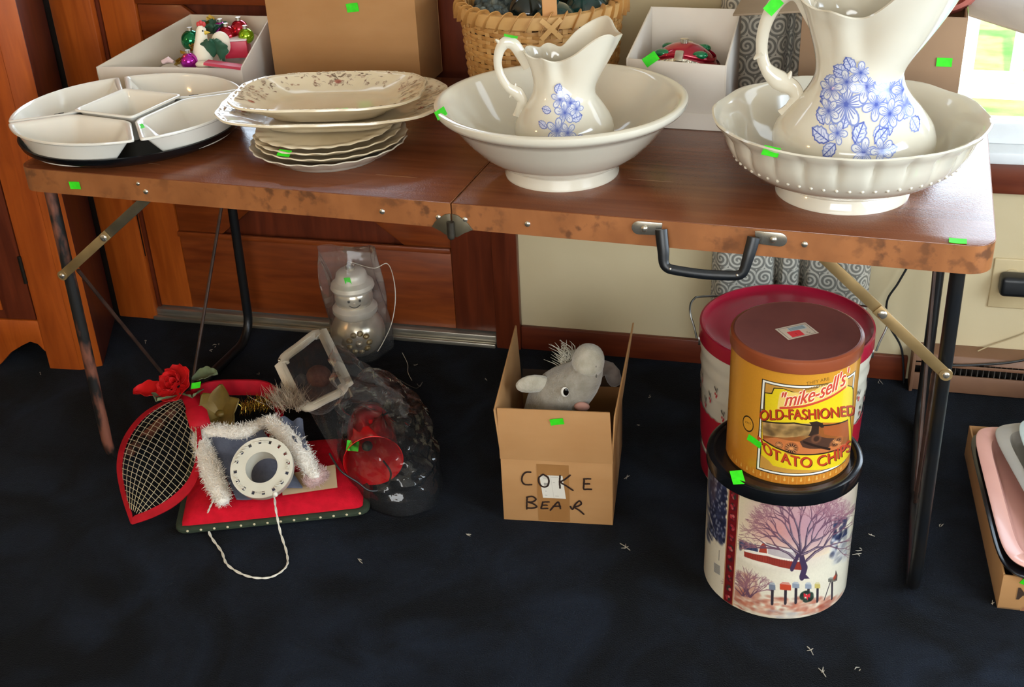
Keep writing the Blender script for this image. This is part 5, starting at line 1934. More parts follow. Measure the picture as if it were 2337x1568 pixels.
prof = [(0, .003), (rad_at(0) - .006, .003), (rad_at(0), 0)]
for z in np.linspace(.004, RH, 40):
    bump_ = sum(.0022 * math.exp(-((z - c) / .004) ** 2) for c in (.30, .268, .225, .05))
    prof.append((rad_at(z) + bump_, z))
prof += [(rad_at(RH) - .004, RH), (rad_at(0) - .005, .006), (0, .006)]
MB().lathe(prof, 96).build('pail_body', cream_tin, rp)
LR = .1765
MB().lathe([(LR - .0025, RH - .012), (LR, RH - .012), (LR, RH + .014), (LR - .001, RH + .0185), (LR - .005, RH + .019), (LR - .009, RH + .0155), (LR - .018, RH + .0105), (LR - .04, RH + .0098), (0, RH + .0095), (0, RH + .006), (LR - .0025, RH + .006)], 128).build('lid', lid_red, rp)
cv = Canvas(1500, 640, -1.55, 1.55, 0, 1, ground='d6cfbd')
for k in range(26):   # scalloped red cuffs
    pass
for c0, w0, s_ in ((-1.05, .62, 1), (.0, .6, 1), (1.05, .62, 1)):
    pts = [(c0 - w0, .70)] + [(c0 - w0 + 2 * w0 * t, .70 - .20 * math.sin(t * PI) ** .6 - .008 * abs(math.sin(t * 40))) for t in np.linspace(0, 1, 60)]
    cv.poly([(c0 - w0, .58)] + [(c0 - w0 + 2 * w0 * t, .60 - .03 * math.sin(t * PI) - .010 * abs(math.sin(t * 30))) for t in np.linspace(0, 1, 80)] + [(c0 + w0, .5)] + [(c0 + w0 * (1 - 2 * t), .5 - .26 * math.sin(t * PI) ** .7) for t in np.linspace(0, 1, 40)], 'b01c30')
cv.poly([(-1.55, 0), (1.55, 0), (1.55, .2), (-1.55, .2)], '9c1a2c')
for k in range(24):
    x, y = -1.5 + k * .13, .70 + .08 * ((k * 7) % 3 - .6)
    for dx, dy in ((-.018, -.022), (.012, -.03), (.0, -.045)):
        cv.ell(x + dx, y + dy, .012, .011, 'b8202c', 1, .2)
    cv.line([(x - .03, y + .03), (x - .012, y + .012)], .016, '2a2c28')
    cv.line([(x + .02, y + .03), (x + .008, y + .0)], .012, '2a2c28')
cv.decal('cherry_print', lambda P_, V_: np.stack([(rad_at(.004 + .21 * V_) + .0009 + .00 * V_) * np.cos(facing(*RT) + P_), (rad_at(.004 + .21 * V_) + .0009) * np.sin(facing(*RT) + P_), .004 + .205 * V_ / 1.], -1) if False else np.stack([(RR + (.172 - RR) * (.006 + .29 * V_) / RH + .0026) * np.cos(facing(*RT) + P_), (RR + (.172 - RR) * (.006 + .29 * V_) / RH + .0026) * np.sin(facing(*RT) + P_), .006 + .29 * V_], -1), tinprint, rp)
wire = mat('steel_wire', '8f8f8a', '6f6f6a', rough=.35, metal=.9, scale=30)
hd = facing(*RT) + R(90)
for sg in (-1, 1):
    a = hd if sg > 0 else hd + PI
    M = xf((0, 0, 0), a)
    e = MB(M)
    e.loft([[(.176 + x, .011 * math.cos(t), RH - .035 + .014 * math.sin(t)) for t in np.linspace(0, 2 * PI, 20, endpoint=False)] for x in (-.005, .0005)])
    e.build('ear', wire, rp)
MH = xf((0, 0, RH - .03), hd)
pts = [(.181, 0, 0), (.186, -.008, .02), (.190, -.02, .042), (.186, -.03, .056), (.176, -.045, .052)]
b_ = MB(MH)
full = [(.181, 0, -.004), (.1868, .004, .018), (.197, .012, .046), (.198, .028, .062), (.190, .045, .068)]
full += [(.190 * math.cos(t) , .045 + .140 * math.sin(t), .068 - .06 * math.sin(t)) for t in np.linspace(.1, PI - .1, 14)]
full += [(-.190, .045, .068), (-.198, .028, .062), (-.197, .012, .046), (-.1868, .004, .018), (-.181, 0, -.004)]
b_ = MB(MH)
b_.tube(catmull([full[i] if i < 5 or i > 18 else full[i] for i in range(len(full))], 3), .0022, 8)
b_.build('wire_bail', wire, rp)

# ================================================================== CARTON WITH THE PLUSH DONKEY
CBR = math.atan2(.043, .226)
kb = thing('cardboard_carton', 'open brown cardboard carton with black handwriting under the table', 'box', (.046, .083, 0), R(9.5))
w_, d_, h_, fh = .226, .300, .152, .112
th = .0035
for nm, b in (('front_panel', (0, w_, 0, th, 0, h_)), ('back_panel', (0, w_, d_ - th, d_, 0, h_)), ('side_panel', (0, th, th + .0003, d_ - th - .0003, 0, h_)), ('side_panel', (w_ - th, w_, th + .0003, d_ - th - .0003, 0, h_)), ('bottom_panel', (th, w_ - th, th, d_ - th, .0, .003))):
    MB().box(*b).build(nm, card, kb, bevel=.001)
# flaps: front one folded up and leaning in, sides standing, back one pushed down inside
MB().hexa([(-.001, -.001, h_), (w_ + .001, -.001, h_), (w_ + .001, -.001 + th, h_), (-.001, -.001 + th, h_)], [(-.004, .012, h_ + fh), (w_ - .006, .012, h_ + fh), (w_ - .006, .012 + th, h_ + fh), (-.004, .012 + th, h_ + fh)]).build('front_flap', card, kb, bevel=.001)
MB().hexa([(0, .002, h_), (th, .002, h_), (th, d_ - .004, h_), (0, d_ - .004, h_)], [(-.010, .006, h_ + fh), (-.010 + th, .006, h_ + fh), (-.006 + th, d_ - .008, h_ + .150), (-.006, d_ - .008, h_ + .150)]).build('side_flap', card, kb, bevel=.001)
MB().hexa([(w_ - th, .004, h_), (w_, .004, h_), (w_, d_ - .004, h_), (w_ - th, d_ - .004, h_)], [(w_ + .002, .006, h_ + fh - .004), (w_ + .002 + th, .006, h_ + fh - .004), (w_ + .022 + th, d_ - .008, h_ + .165), (w_ + .022, d_ - .008, h_ + .165)]).build('side_flap', card, kb, bevel=.001)
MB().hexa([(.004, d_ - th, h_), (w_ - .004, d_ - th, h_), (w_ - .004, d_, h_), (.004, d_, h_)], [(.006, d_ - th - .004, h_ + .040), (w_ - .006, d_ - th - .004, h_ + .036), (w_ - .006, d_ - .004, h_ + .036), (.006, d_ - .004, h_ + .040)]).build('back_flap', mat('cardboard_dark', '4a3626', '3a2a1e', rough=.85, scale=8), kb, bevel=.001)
# packing tape, shipping label and marker lettering on the front
tape = mat('packing_tape', 'a07243', '96693c', rough=.2, scale=14, coat=.3)
MB().sheet(lambda u, v: (.073 + .065 * u, -.0012, .004 + .14 * v), 2, 2, .0004).build('packing_tape', tape, kb)
cv = Canvas(300, 340, 0, 1, 0, 1, bg='d9d2c4')
for x0, x1, y in ((.12, .4, .95), (.12, .38, .9), (.15, .35, .85), (.5, .8, .93), (.55, .62, .7), (.15, .2, .5), (.15, .2, .3), (.55, .7, .1), (.1, .2, .12)):
    cv.line([(x0, y), (x1, y)], .018, '8a857c', .8)
for k in range(16):
    cv.line([(.15 + .05 * (k % 4), .55 + .03 * (k // 4)), (.18 + .05 * (k % 4), .56 + .03 * (k // 4))], .02, '5a5650', .8)
cv.line([(.48, 0), (.48, 1)], .012, 'b8b0a2')
cv.decal('shipping_label', lambda X, Y: np.stack([.078 + .047 * X + .006 * (1 - Y), np.full(X.shape, -.0018), .062 + .056 * Y], -1), printmat('label_print', .5), kb, cut=False)
cv = Canvas(900, 600, 0, w_, 0, h_, ground='3a2418')


def hand(strokes, col='2a1a12', w=.0026):
    for s_ in strokes:
        P_ = [(.0 + (x - 130) / 800 * w_, (1475 - y - (x - 130) * .035) / 480 * h_ * 1.0) for x, y in s_]
        cv.line([(p[0], p[1]) for p in catmull([(a, b, 0) for a, b in P_], 6)], w, col)


hand([[(345, 1075), (310, 1080), (285, 1110), (280, 1150), (300, 1175), (348, 1172)],
      [(435, 1085), (405, 1110), (402, 1150), (425, 1180), (460, 1175), (474, 1140), (468, 1105), (440, 1088)],
      [(556, 1085), (552, 1130), (553, 1180)], [(628, 1075), (590, 1110), (560, 1135), (600, 1160), (645, 1190)],
      [(728, 1095), (726, 1130), (724, 1172), (750, 1172), (778, 1170)], [(725, 1095), (750, 1092), (773, 1090)], [(724, 1132), (745, 1131), (765, 1130)],
      [(312, 1275), (308, 1320), (305, 1368)], [(310, 1275), (350, 1265), (375, 1285), (350, 1308), (320, 1312), (360, 1325), (378, 1345), (345, 1358), (306, 1360)],
      [(425, 1302), (418, 1330), (412, 1354), (440, 1352), (458, 1350)], [(425, 1302), (450, 1299), (470, 1297)], [(418, 1328), (438, 1326), (455, 1325)],
      [(478, 1362), (510, 1320), (535, 1292), (545, 1310), (552, 1342)], [(500, 1330), (525, 1326), (552, 1324)],
      [(625, 1320), (640, 1340), (660, 1300), (690, 1270), (704, 1290), (680, 1312), (650, 1320), (690, 1345), (720, 1372)]])
cv.decal('marker_lettering', lambda X, Y: np.stack([X, np.full(X.shape, -.0024), Y], -1), printmat('label_print', .5), kb)
sticker(kb, (.116, .0075, h_ + fh * .80), (1, .0, .18), (0, -.1, 1), .027, .015)

# ---- plush donkey inside the carton, head thrown back
fur = mat('grey_plush', '9a9284', '878071', rough=.95, scale=60, bump=.5, bscale=260, sheen=.5)
fur2 = mat('pale_plush', 'b5ad9c', 'a49c88', rough=.95, scale=60, bump=.5, bscale=260, sheen=.5)
dk_ = thing('plush_donkey', 'grey plush donkey lying in the carton with its muzzle up', 'plush toy', (.150, .245, .043), R(10))


def blob(name, rings, m, n=20, parent=dk_):
    """rings: centre, axis radii in the x and y directions (rings stacked along a path)"""
    mb = MB()
    P_ = [np.array(r[0], float) for r in rings]
    out = []
    u = np.array((0, 1, 0), float)
    for i, r in enumerate(rings):
        t = P_[min(i + 1, len(P_) - 1)] - P_[max(i - 1, 0)]
        t /= np.linalg.norm(t) + 1e-9
        u_ = u - t * (u @ t)
        u_ /= np.linalg.norm(u_)
        w2 = np.cross(t, u_)
        out.append([P_[i] + w2 * r[1] * math.cos(a) + u_ * r[2] * math.sin(a) for a in np.linspace(0, 2 * PI, n, endpoint=False)])
    mb.loft(out)
    o = mb.build(name, m, parent)
    sd_ = o.modifiers.new('smooth', 'SUBSURF')
    sd_.levels = sd_.render_levels = 1
    return o


DZ = .040   # the toy sits high on its packed body
# body and head in one skin: chest below, head turning up to the muzzle at the right
blob('body', [((-.02, .02, .012 - DZ), .05, .05), ((-.03, .01, .05 - DZ), .074, .066), ((-.035, .005, .11), .072, .062), ((-.03, -.01, .165), .066, .056), ((-.012, -.028, .205), .058, .052), ((.014, -.036, .228), .050, .048), ((.034, -.040, .252), .040, .040), ((.040, -.042, .278), .032, .033), ((.043, -.040, .300), .029, .029), ((.046, -.036, .315), .018, .02)], fur)
blob('muzzle', [((.036, -.0435, .262), .030, .034), ((.040, -.044, .280), .0345, .036), ((.044, -.042, .302), .0315, .032), ((.047, -.038, .316), .021, .023), ((.048, -.036, .321), .008, .01)], fur2)
blob('ear', [((-.035, -.035, .225), .012, .012), ((-.055, -.045, .232), .02, .013), ((-.08, -.05, .232), .022, .011), ((-.1, -.052, .226), .014, .008), ((-.106, -.052, .224), .004, .003)], fur2, 14)
blob('ear', [((.03, .03, .20), .014, .012), ((.07, .045, .23), .024, .012), ((.085, .05, .205), .022, .011), ((.09, .05, .17), .012, .008)], mat('brown_plush', '6f6258', '5c5048', rough=.95, scale=60, sheen=.4), 14)
eyew = mat('eye_white', 'e8e4da', rough=.2, coat=.5)
MB().sphere((-.003, -.0835, .236), (.0085, .0045, .0115), 16, 10).build('eye', eyew, dk_)
MB().sphere((-.0005, -.0868, .238), (.0058, .003, .0085), 14, 8).build('pupil', mat('eye_black', '060606', rough=.1, coat=.6), dk_)
MB().sphere((.030, -.078, .200), (.016, .008, .010), 14, 8).build('cheek', mat('pink_felt', 'b98a7c', 'a87868', rough=.9), dk_)
MB().tube([(.058, -.066, .262), (.058, -.070, .29), (.055, -.060, .306)], .002, 6).build('mouth_seam', mat('seam_grey', '5f5b54', rough=.9), dk_)
mf = MB()
for k in range(90):
    b_ = np.array((-.02 + .04 * rng.random(), -.012 + .016 * rng.random(), .236 + .045 * rng.random()))
    t_ = b_ + np.array((-.01 + .012 * rng.normal(), .006 * rng.normal(), .022 + .01 * rng.random()))
    mf.tube([b_, (b_ + t_) / 2 + np.array((.003, 0, .002)), t_], [.0012, .0009, .0002], 4)
mo = mf.build('mane', mat('mane_fluff', 'b9b3a2', 'a39d8c', rough=.9), dk_)
mo['kind'] = 'stuff'

# ================================================================== CARTON OF TRAYS AT THE RIGHT EDGE
rb = thing('tray_carton', 'low brown carton of serving trays at the right edge', 'box', (1.004, .058, 0), R(0))
WL, DL, HL = .34, .50, .076
sh = -.052   # the carton is skewed slightly: back left corner lies further left
q0, q1, q2, q3 = (0, 0), (WL, .03), (WL + sh, DL + .03), (sh, DL)
for nm, a, b in (('front_panel', q0, q1), ('side_panel', q1, q2), ('back_panel', q2, q3), ('side_panel', q3, q0)):
    wall_panel(nm, rb, a, b, HL, HL, card)
MB().prism([q0, q1, q2, q3], .0002, .003).build('bottom_panel', cardin, rb)
cv = Canvas(360, 220, 0, .15, 0, HL, ground='b48655')
cv.text('M', lambda x, y: (.040 + x * .034, .026 + y * .038), '3a2a20', 1., bold=.02)
cv.ell(.075, .0, .035, .02, '8a5a40', .8)
fa_ = math.atan2(.03, WL)
cv.decal('carton_print', lambda X, Y: np.stack([X * math.cos(fa_) + .0006 * math.sin(fa_), X * math.sin(fa_) - .0008, Y], -1), printmat('label_print', .5), rb)
sticker(rb, (.048, .003, HL - .010), (.9, .08, -.4), (.3, -.1, .9), .034, .02)


def rim_tray(label, mm, loc, rz, a, b, rx=0., ry=0., hh=.028, grp='serving trays in the carton'):
    t = thing('serving_tray', label, 'tray', loc, rz, grp, rx, ry)
    n = 80

    def ol(k, z, ex=7):
        return [(a * k * np.sign(math.cos(t_)) * abs(math.cos(t_)) ** (2 / ex), (b - a * (1 - k)) * np.sign(math.sin(t_)) * abs(math.sin(t_)) ** (2 / ex), z) for t_ in np.linspace(0, 2 * PI, n, endpoint=False)]
    MB().loft([ol(.68, 0), ol(.72, .002), ol(.80, hh - .006), ol(.99, hh - .003), ol(1., hh), ol(.985, hh + .0015), ol(.81, hh - .002), ol(.735, .005), ol(.69, .0035)]).build('tray_body', mm, t, angle=50)
    return t


pinkm = mat('pink_melamine', 'd8a294', 'cf968a', rough=.25, scale=5, coat=.3)
blackm = mat('black_enamel', '0e1014', '090a0d', rough=.15, scale=6, coat=.4)
greym = mat('grey_enamel', 'aaa39a', '9c958c', rough=.25, scale=5, coat=.3)
bluem = mat('pale_blue_enamel', 'c6d2d0', 'b9c6c4', rough=.2, scale=5, coat=.3)
rz_ = R(6.5)
rim_tray('glossy black tray beneath the pink tray in the right carton', blackm, (1.124, .300, .052), rz_, .155, .245, ry=R(2))
rim_tray('pink melamine tray lying on the black tray', pinkm, (1.128, .306, .066), rz_, .152, .238, ry=R(2))
rim_tray('grey enamel tray resting askew on the pink tray', greym, (1.170, .325, .086), R(15), .13, .235, ry=R(-3))
rim_tray('pale blue tray topmost in the right carton', bluem, (1.205, .325, .104), R(10), .135, .235, ry=R(-4))

# ================================================================== THE HEAP OF ORNAMENTS ON THE CARPET
def W3(px, py, z):
    p = at(px, py, z)
    return np.array((p[0], p[1], z), float)


# ---- red cushion with green dotted trim
A0, B0 = W3(412, 1222, 0), W3(836, 1178, 0)
ux = (B0 - A0) / np.linalg.norm(B0 - A0)
uy = np.array((-ux[1], ux[0], 0))
Lx, Ly = float(np.linalg.norm(B0 - A0)), .27
cu_ = thing('red_cushion', 'flat red cushion with dotted green trim on the carpet', 'cushion', tuple(A0), math.atan2(ux[1], ux[0]))
felt = mat('red_felt', 'c20a22', 'b0071c', rough=.85, scale=60, bump=.3, bscale=300, spec=.2)
trimg = mat('green_trim', '27331f', '1f2a19', rough=.8, scale=40, bump=.3)


def cush(sg):
    def f(u, v):
        e = max(0, 1 - (2 * u - 1) ** 6) ** .6 * max(0, 1 - (2 * v - 1) ** 6) ** .6
        return (Lx * u, Ly * v, .014 + sg * (.001 + (.034 if sg > 0 else .012) * e))
    return f


m = MB()
m.sheet(cush(1), 26, 20)
m.sheet(cush(-1), 26, 20)
m.build('cushion_cover', felt, cu_)
ed = [(0, 0), (Lx, 0), (Lx, Ly), (0, Ly)]
tr_ = [(x, y, .013) for x, y in soften(ed, .02)]
MB().tube(tr_, 1., 8, closed=True, flat=(.010, .0075), up=(0, 0, 1)).build('trim_band', trimg, cu_)
dot = None
for k in range(14):
    x = .018 + k * (Lx - .03) / 13
    if dot is None:
        dot = MB().sphere((0, 0, 0), (.0028, .0014, .0028), 8, 6).build('dot', mat('cream_dot', 'cdbf9a', rough=.7), cu_, loc=(x, -.0092, .0155))
    else:
        share(dot, cu_, xf((x, -.0092, .0155)))

# ---- poinsettia bow with gold mesh loops
bw = thing('mesh_bow', 'red wired bow with gold mesh loop and silk rose', 'bow', (0, 0, 0))
left = catmull([W3(300, 1198, .008), W3(276, 1125, .03), W3(267, 1058, .055), W3(283, 998, .072), W3(325, 945, .088), W3(385, 912, .105), W3(436, 905, .115)], 6)
right = catmull([W3(300, 1198, .008), W3(352, 1180, .022), W3(405, 1150, .04), W3(446, 1104, .065), W3(462, 1040, .09), W3(456, 970, .11), W3(436, 905, .115)], 6)
NB = len(left) - 1


def bowS(u, v):
    i = min(int(v * NB), NB - 1)
    t = v * NB - i
    a, b = left[i] * (1 - t) + left[i + 1] * t, right[i] * (1 - t) + right[i + 1] * t
    p = a * (1 - u) + b * u
    return p + np.array((0, 0, .022 * math.sin(PI * u) * math.sin(PI * v)))


ribbon = mat('red_ribbon', 'b00a1e', '9c0819', rough=.6, scale=40, spec=.25)
wdt = lambda v: min(.5, .021 / (np.linalg.norm(bowS(1, v) - bowS(0, v)) + 1e-6))
for side in (0, 1):
    def strip(u, v, side=side):
        vv = .01 + .98 * v
        k = wdt(vv) * u
        return bowS(k if side == 0 else 1 - k, vv)
    MB().sheet(strip, 3, 40, .0022).build('ribbon_edge', ribbon, bw)
ms = MB()
for k in range(25):
    v = .13 + .74 * k / 24
    ms.tube([bowS(u, v) for u in np.linspace(wdt(v) * .8, 1 - wdt(v) * .8, 14)], .0006, 4)
for k in range(10):
    u = .12 + .76 * k / 9
    ms.tube([bowS(u, v) for v in np.linspace(.10, .93, 30)], .0006, 4)
mo = ms.build('gold_mesh', mat('mesh_thread', 'e6dcc0', 'cbbd94', rough=.4, metal=.4), bw)
mo['kind'] = 'stuff'
# knot, tail and far loop
MB().tube(catmull([W3(432, 900, .13), W3(445, 930, .125), W3(455, 965, .11), W3(468, 1010, .075), W3(478, 1050, .045)], 5), [.02] * 6 + [.024] * 6 + [.018] * 6 + [.012] * 3, 10, flat=(1., .5), up=(0, 0, 1)).build('knot', ribbon, bw)
fl_ = catmull([W3(440, 905, .13), W3(480, 888, .125), W3(545, 884, .12), W3(610, 890, .11), W3(640, 930, .085), W3(620, 985, .07), W3(560, 1005, .075)], 6)
MB().tube(fl_, 1., 4, flat=(.003, .019), up=(0, 0, 1)).build('ribbon_loop', ribbon, bw)
# silk rose
rc = W3(408, 882, .15)
petalm = mat('rose_silk', 'd01a1a', 'b01012', rough=.55, scale=20, spec=.2)


def rose_petal(a, tilt, L, wdt_, r0, z0, m=petalm, name='petal'):
    def f(u, v):
        x = (u - .5) * 2
        w = wdt_ * math.sin(PI * (.12 + .80 * v)) ** .7
        return (x * w, r0 + L * v, .35 * L * (v ** 2) + .22 * wdt_ * x * x * 1.2 - .25 * L * max(0, v - .75))
    M = Matrix.Translation(tuple(rc)) @ Matrix.Rotation(R(-14), 4, 'Y') @ Matrix.Rotation(R(38), 4, 'X') @ Matrix.Rotation(a, 4, 'Z') @ Matrix.Translation((0, 0, z0)) @ Matrix.Rotation(tilt, 4, 'X')
    return MB(M).sheet(f, 8, 8, .001).build(name, m, rose)


rose = bw
for k in range(7):
    rose_petal(k * 2 * PI / 7, R(6), .044, .026, .004, 0)
for k in range(6):
    rose_petal(k * 2 * PI / 6 + .4, R(32), .033, .021, .003, .010)
for k in range(5):
    rose_petal(k * 2 * PI / 5 + .2, R(58), .024, .015, .001, .016)
for k in range(3):
    rose_petal(k * 2 * PI / 3, R(74), .017, .010, -.001, .020)
leafm = mat('silk_leaf', '6f7a55', '566044', rough=.6, scale=30)
MATS['silk_leaf'] = leafm
for (px, py, z, rz, rx, L, nm) in ((392, 912, .120, R(180), R(25), .062, 'silk_leaf'), (440, 905, .124, R(215), R(25), .058, 'silk_leaf'), (440, 872, .15, R(-62), R(10), .060, 'silk_leaf')):
    holly(bw, tuple(W3(px, py, z)), rz, rx, L, nm, 'leaf')
holly(bw, tuple(W3(385, 905, .125)), R(118), R(12), .078, 'rose_silk', 'leaf')
p_ = W3(448, 880, .172)
sticker(bw, tuple(p_), (1, .1, .25), (-.1, .7, .5), .024, .015)

# ---- gold ornament and tinsel
go = thing('gold_poinsettia', 'olive gold velvet poinsettia ornament beside the bow', 'ornament', tuple(W3(505, 950, .105)), 0)
olive = mat('olive_velvet', '6a5418', '4c3a0e', rough=.55, scale=20, metal=.25)


def gp(a, L, wd_, tilt, M0=None):
    def f(u, v):
        x = (u - .5) * 2
        w = wd_ * math.sin(PI * (.08 + .9 * v)) ** .9
        return (x * w, L * v, .10 * L * math.sin(v * 3) + .12 * wd_ * x * x)
    return MB(Matrix.Rotation(R(40), 4, 'X') @ Matrix.Rotation(a, 4, 'Z') @ Matrix.Rotation(tilt, 4, 'X')).sheet(f, 6, 10, .003).build('petal', olive, go)


for k, (a, L) in enumerate(((1.9, .078), (.9, .066), (.1, .072), (-.9, .064), (-2.0, .062), (3.0, .07))):
    gp(a, L, .027, R(22))
MB().sphere((0, 0, .008), (.012, .012, .008), 12, 8).build('centre', olive, go)
ti = MB()
for k in range(260):
    b = np.array((-.035 + .07 * rng.random(), .008 * rng.normal(), .006 * rng.normal()))
    d = rng.normal(size=3)
    d = d / np.linalg.norm(d) * np.array((.5, 1, 1)) * .017
    ti.tube([b, b + d], [.0007, .0002], 3)
o = ti.build('gold_tinsel', gold, loc=tuple(W3(585, 922, .12)))
o.rotation_euler = (0, R(-6), R(25))
tag(o, 'short strand of gold tinsel beside the olive ornament', 'tinsel')
o['kind'] = 'stuff'

# ---- fleece trimmed piece
fz = thing('fleece_trimmed_cloth', 'grey cloth piece with thick white fleece trim on the cushion', 'cloth', (0, 0, 0))
fleece = mat('white_fleece', 'efe6d8', 'e2d8c8', rough=.95, scale=40, bump=.9, bscale=190, sheen=.5)
greycl = mat('slate_cloth', '5b6070', '484c5a', rough=.9, scale=30, bump=.3)


def roll(name, pts, rad, m):
    C_ = catmull([W3(*p) for p in pts], 8)
    rr_ = np.interp(np.linspace(0, 1, len(C_)), np.linspace(0, 1, len(rad)), rad)
    mb = MB()
    T_ = []
    P_ = [np.array(p) for p in C_]
    n = 20
    rings = []
    u0 = np.array((0, 0, 1.))
    for i, p in enumerate(P_):
        t = P_[min(i + 1, len(P_) - 1)] - P_[max(i - 1, 0)]
        t /= np.linalg.norm(t)
        u0 = u0 - t * (u0 @ t)
        u0 /= np.linalg.norm(u0)
        w2 = np.cross(t, u0)
        k = math.sin(PI * min(1, max(0, (i + .35) / (len(P_) - .3)))) ** .25
        rings.append([p + (u0 * math.sin(a) * .8 + w2 * math.cos(a)) * rr_[i] * k * (1 + .05 * math.sin(5 * a + i * .9) + .04 * math.sin(3 * a - i * 1.7) + .02 * rng.normal()) for a in np.linspace(0, 2 * PI, n, endpoint=False)])
    mb.loft(rings)
    o = mb.build(name, m, fz, angle=80)
    hb_ = MB()
    for ring in rings[1:-1]:
        for q in range(0, n):
            for _ in range(4):
                c_ = np.mean(ring, 0)
                j = (q + rng.random()) % n
                p = np.array(ring[int(j)]) * (1 - j % 1) + np.array(ring[(int(j) + 1) % n]) * (j % 1)
                d = p - c_
                d /= np.linalg.norm(d) + 1e-9
                p = p + rng.normal(size=3) * .0022
                d = d * .004 + rng.normal(size=3) * .0024
                hb_.tube([p - d * .3, p + d], [.0006, .0002], 3)
    h_o = hb_.build('pile', m, o, normals=False)
    h_o['kind'] = 'stuff'
    return o


roll('fleece_trim', [(452, 990, .09), (470, 1040, .085), (490, 1095, .075), (512, 1148, .06)], [.020, .021, .022, .020], fleece)
roll('fleece_trim', [(450, 988, .092), (500, 985, .095), (560, 985, .1), (610, 960, .11)], [.018, .019, .018, .014], fleece)
roll('fleece_trim', [(612, 955, .125), (650, 990, .12), (690, 1040, .105), (722, 1092, .085)], [.020, .023, .021, .015], fleece)
roll('fleece_trim', [(700, 1105, .075), (725, 1085, .08), (740, 1075, .08)], [.014, .016, .014], mat('pink_fleece', 'd2b0a8', 'c09c94', rough=.95, scale=40, bump=.8, bscale=200, sheen=.4))
cl = [W3(470, 1000, .085), W3(600, 985, .10), W3(700, 1060, .085), W3(690, 1110, .065), W3(540, 1140, .055), W3(500, 1120, .06)]
MB().sheet(lambda u, v: (cl[0] * (1 - u) * (1 - v) + cl[1] * u * (1 - v) + cl[3] * u * v + cl[4] * (1 - u) * v) + np.array((0, 0, .006 * math.sin(u * 7 + v * 3))), 14, 14, .004).build('cloth', greycl, fz)
cl2 = [W3(640, 955, .14), W3(690, 960, .13), W3(700, 1030, .115), W3(672, 1010, .125)]
MB().sheet(lambda u, v: cl2[0] * (1 - u) * (1 - v) + cl2[1] * u * (1 - v) + cl2[2] * u * v + cl2[3] * (1 - u) * v + np.array((0, 0, .006 * math.sin(u * 9) * math.cos(v * 7))), 10, 10, .004).build('cloth', greycl, fz)
cp = [W3(470, 1145, .062), W3(760, 1085, .058), W3(770, 1110, .052), W3(480, 1160, .056)]
o = MB().hexa([p - np.array((0, 0, .001)) for p in (W3(640, 1085, .060), W3(765, 1060, .060), W3(770, 1112, .052), W3(645, 1130, .052))], [W3(640, 1085, .0615), W3(765, 1060, .0615), W3(770, 1112, .0535), W3(645, 1130, .0535)]).build('card_slip', mat('cream_card', 'cdb08a', 'c0a27c', rough=.8))
tag(o, 'small tan card lying under the fleece trimmed cloth', 'card')

# ---- plastic flange ring with laced string
rn = thing('flange_ring', 'off-white plastic ring flange with punched holes and laced string', 'ring', tuple(W3(598, 1068, .125)), R(14), rx=R(38))
ivp = mat('ivory_ring', 'cfc8b6', 'c4bdaa', rough=.45, scale=10)
NH = 16
ro_, ri_, hr_ = .0655, .0335, .0042
# face ring pierced by holes: built as a polar grid with the hole cells left open
n_a = NH * 10
hr0, hr1 = .0515, .0590
rad_ = [ri_, .036, .042, hr0, (hr0 + hr1) / 2 - .0012, (hr0 + hr1) / 2 + .0012, hr1, .0625, ro_]
V, F = [], []
for sgn, z in ((1, .004), (-1, 0.)):
    for r_ in rad_:
        for j in range(n_a):
            a = 2 * PI * j / n_a
            V.append((r_ * math.cos(a), r_ * math.sin(a), z))
nr = len(rad_)
half_n = nr * n_a
hole = lambda i, j: 3 <= i <= 5 and (j % 10) in ((3, 4, 5) if i == 4 else (3, 4, 5))
for i in range(nr - 1):
    for j in range(n_a):
        k = (j + 1) % n_a
        if hole(i, j):
            continue
        a, b, c, d = i * n_a + j, i * n_a + k, (i + 1) * n_a + k, (i + 1) * n_a + j
        F.append((a, b, c, d))
        F.append((d + half_n, c + half_n, b + half_n, a + half_n))
        for (ii, jj, p, q) in ((i, (j + 1) % n_a, b, c), (i, (j - 1) % n_a, d, a), (i + 1, j, c, d), (i - 1, j, a, b)):
            if 0 <= ii < nr - 1 and hole(ii, jj):
                F.append((p, q, q + half_n, p + half_n))
for j in range(n_a):
    k = (j + 1) % n_a
    F.append(((nr - 1) * n_a + j, (nr - 1) * n_a + k, (nr - 1) * n_a + k + half_n, (nr - 1) * n_a + j + half_n))
    F.append((k, j, j + half_n, k + half_n))
MB().add(V, F).build('flange', ivp, rn)
MB().lathe([(ri_, .0045), (ri_ + .003, .0045), (ri_ + .003, -.040), (ri_, -.040), (ri_, .0045)], 64).build('collar', ivp, rn)
MB().lathe([(ro_ - .002, -.014), (ro_ - .001, -.014), (ro_ - .001, -.001), (ro_ - .002, -.001), (ro_ - .002, -.014)], 64).build('outer_wall', mat('clear_ivory', 'b3ab9a', 'a69e8c', rough=.3), rn)
strg = mat('white_string', 'ddd6c6', 'cec6b4', rough=.8, scale=60)
for k in (0, 4, 6, 7, 9, 10, 12, 14):
    a = 2 * PI * k / NH
    P_ = [((hr0 + hr1) / 2 * math.cos(a + t) + .004 * math.sin(t * 40), ((hr0 + hr1) / 2) * math.sin(a + t), .0055 + .003 * abs(math.sin(t * 20))) for t in np.linspace(-.1, .28, 8)]
    MB().tube(P_, .0011, 6).build('lacing', strg, rn)
b0_ = W3(628, 1138, .09)
ls = thing('string_loop', 'twisted white string loop hanging from the ring onto the carpet', 'string', (0, 0, 0))
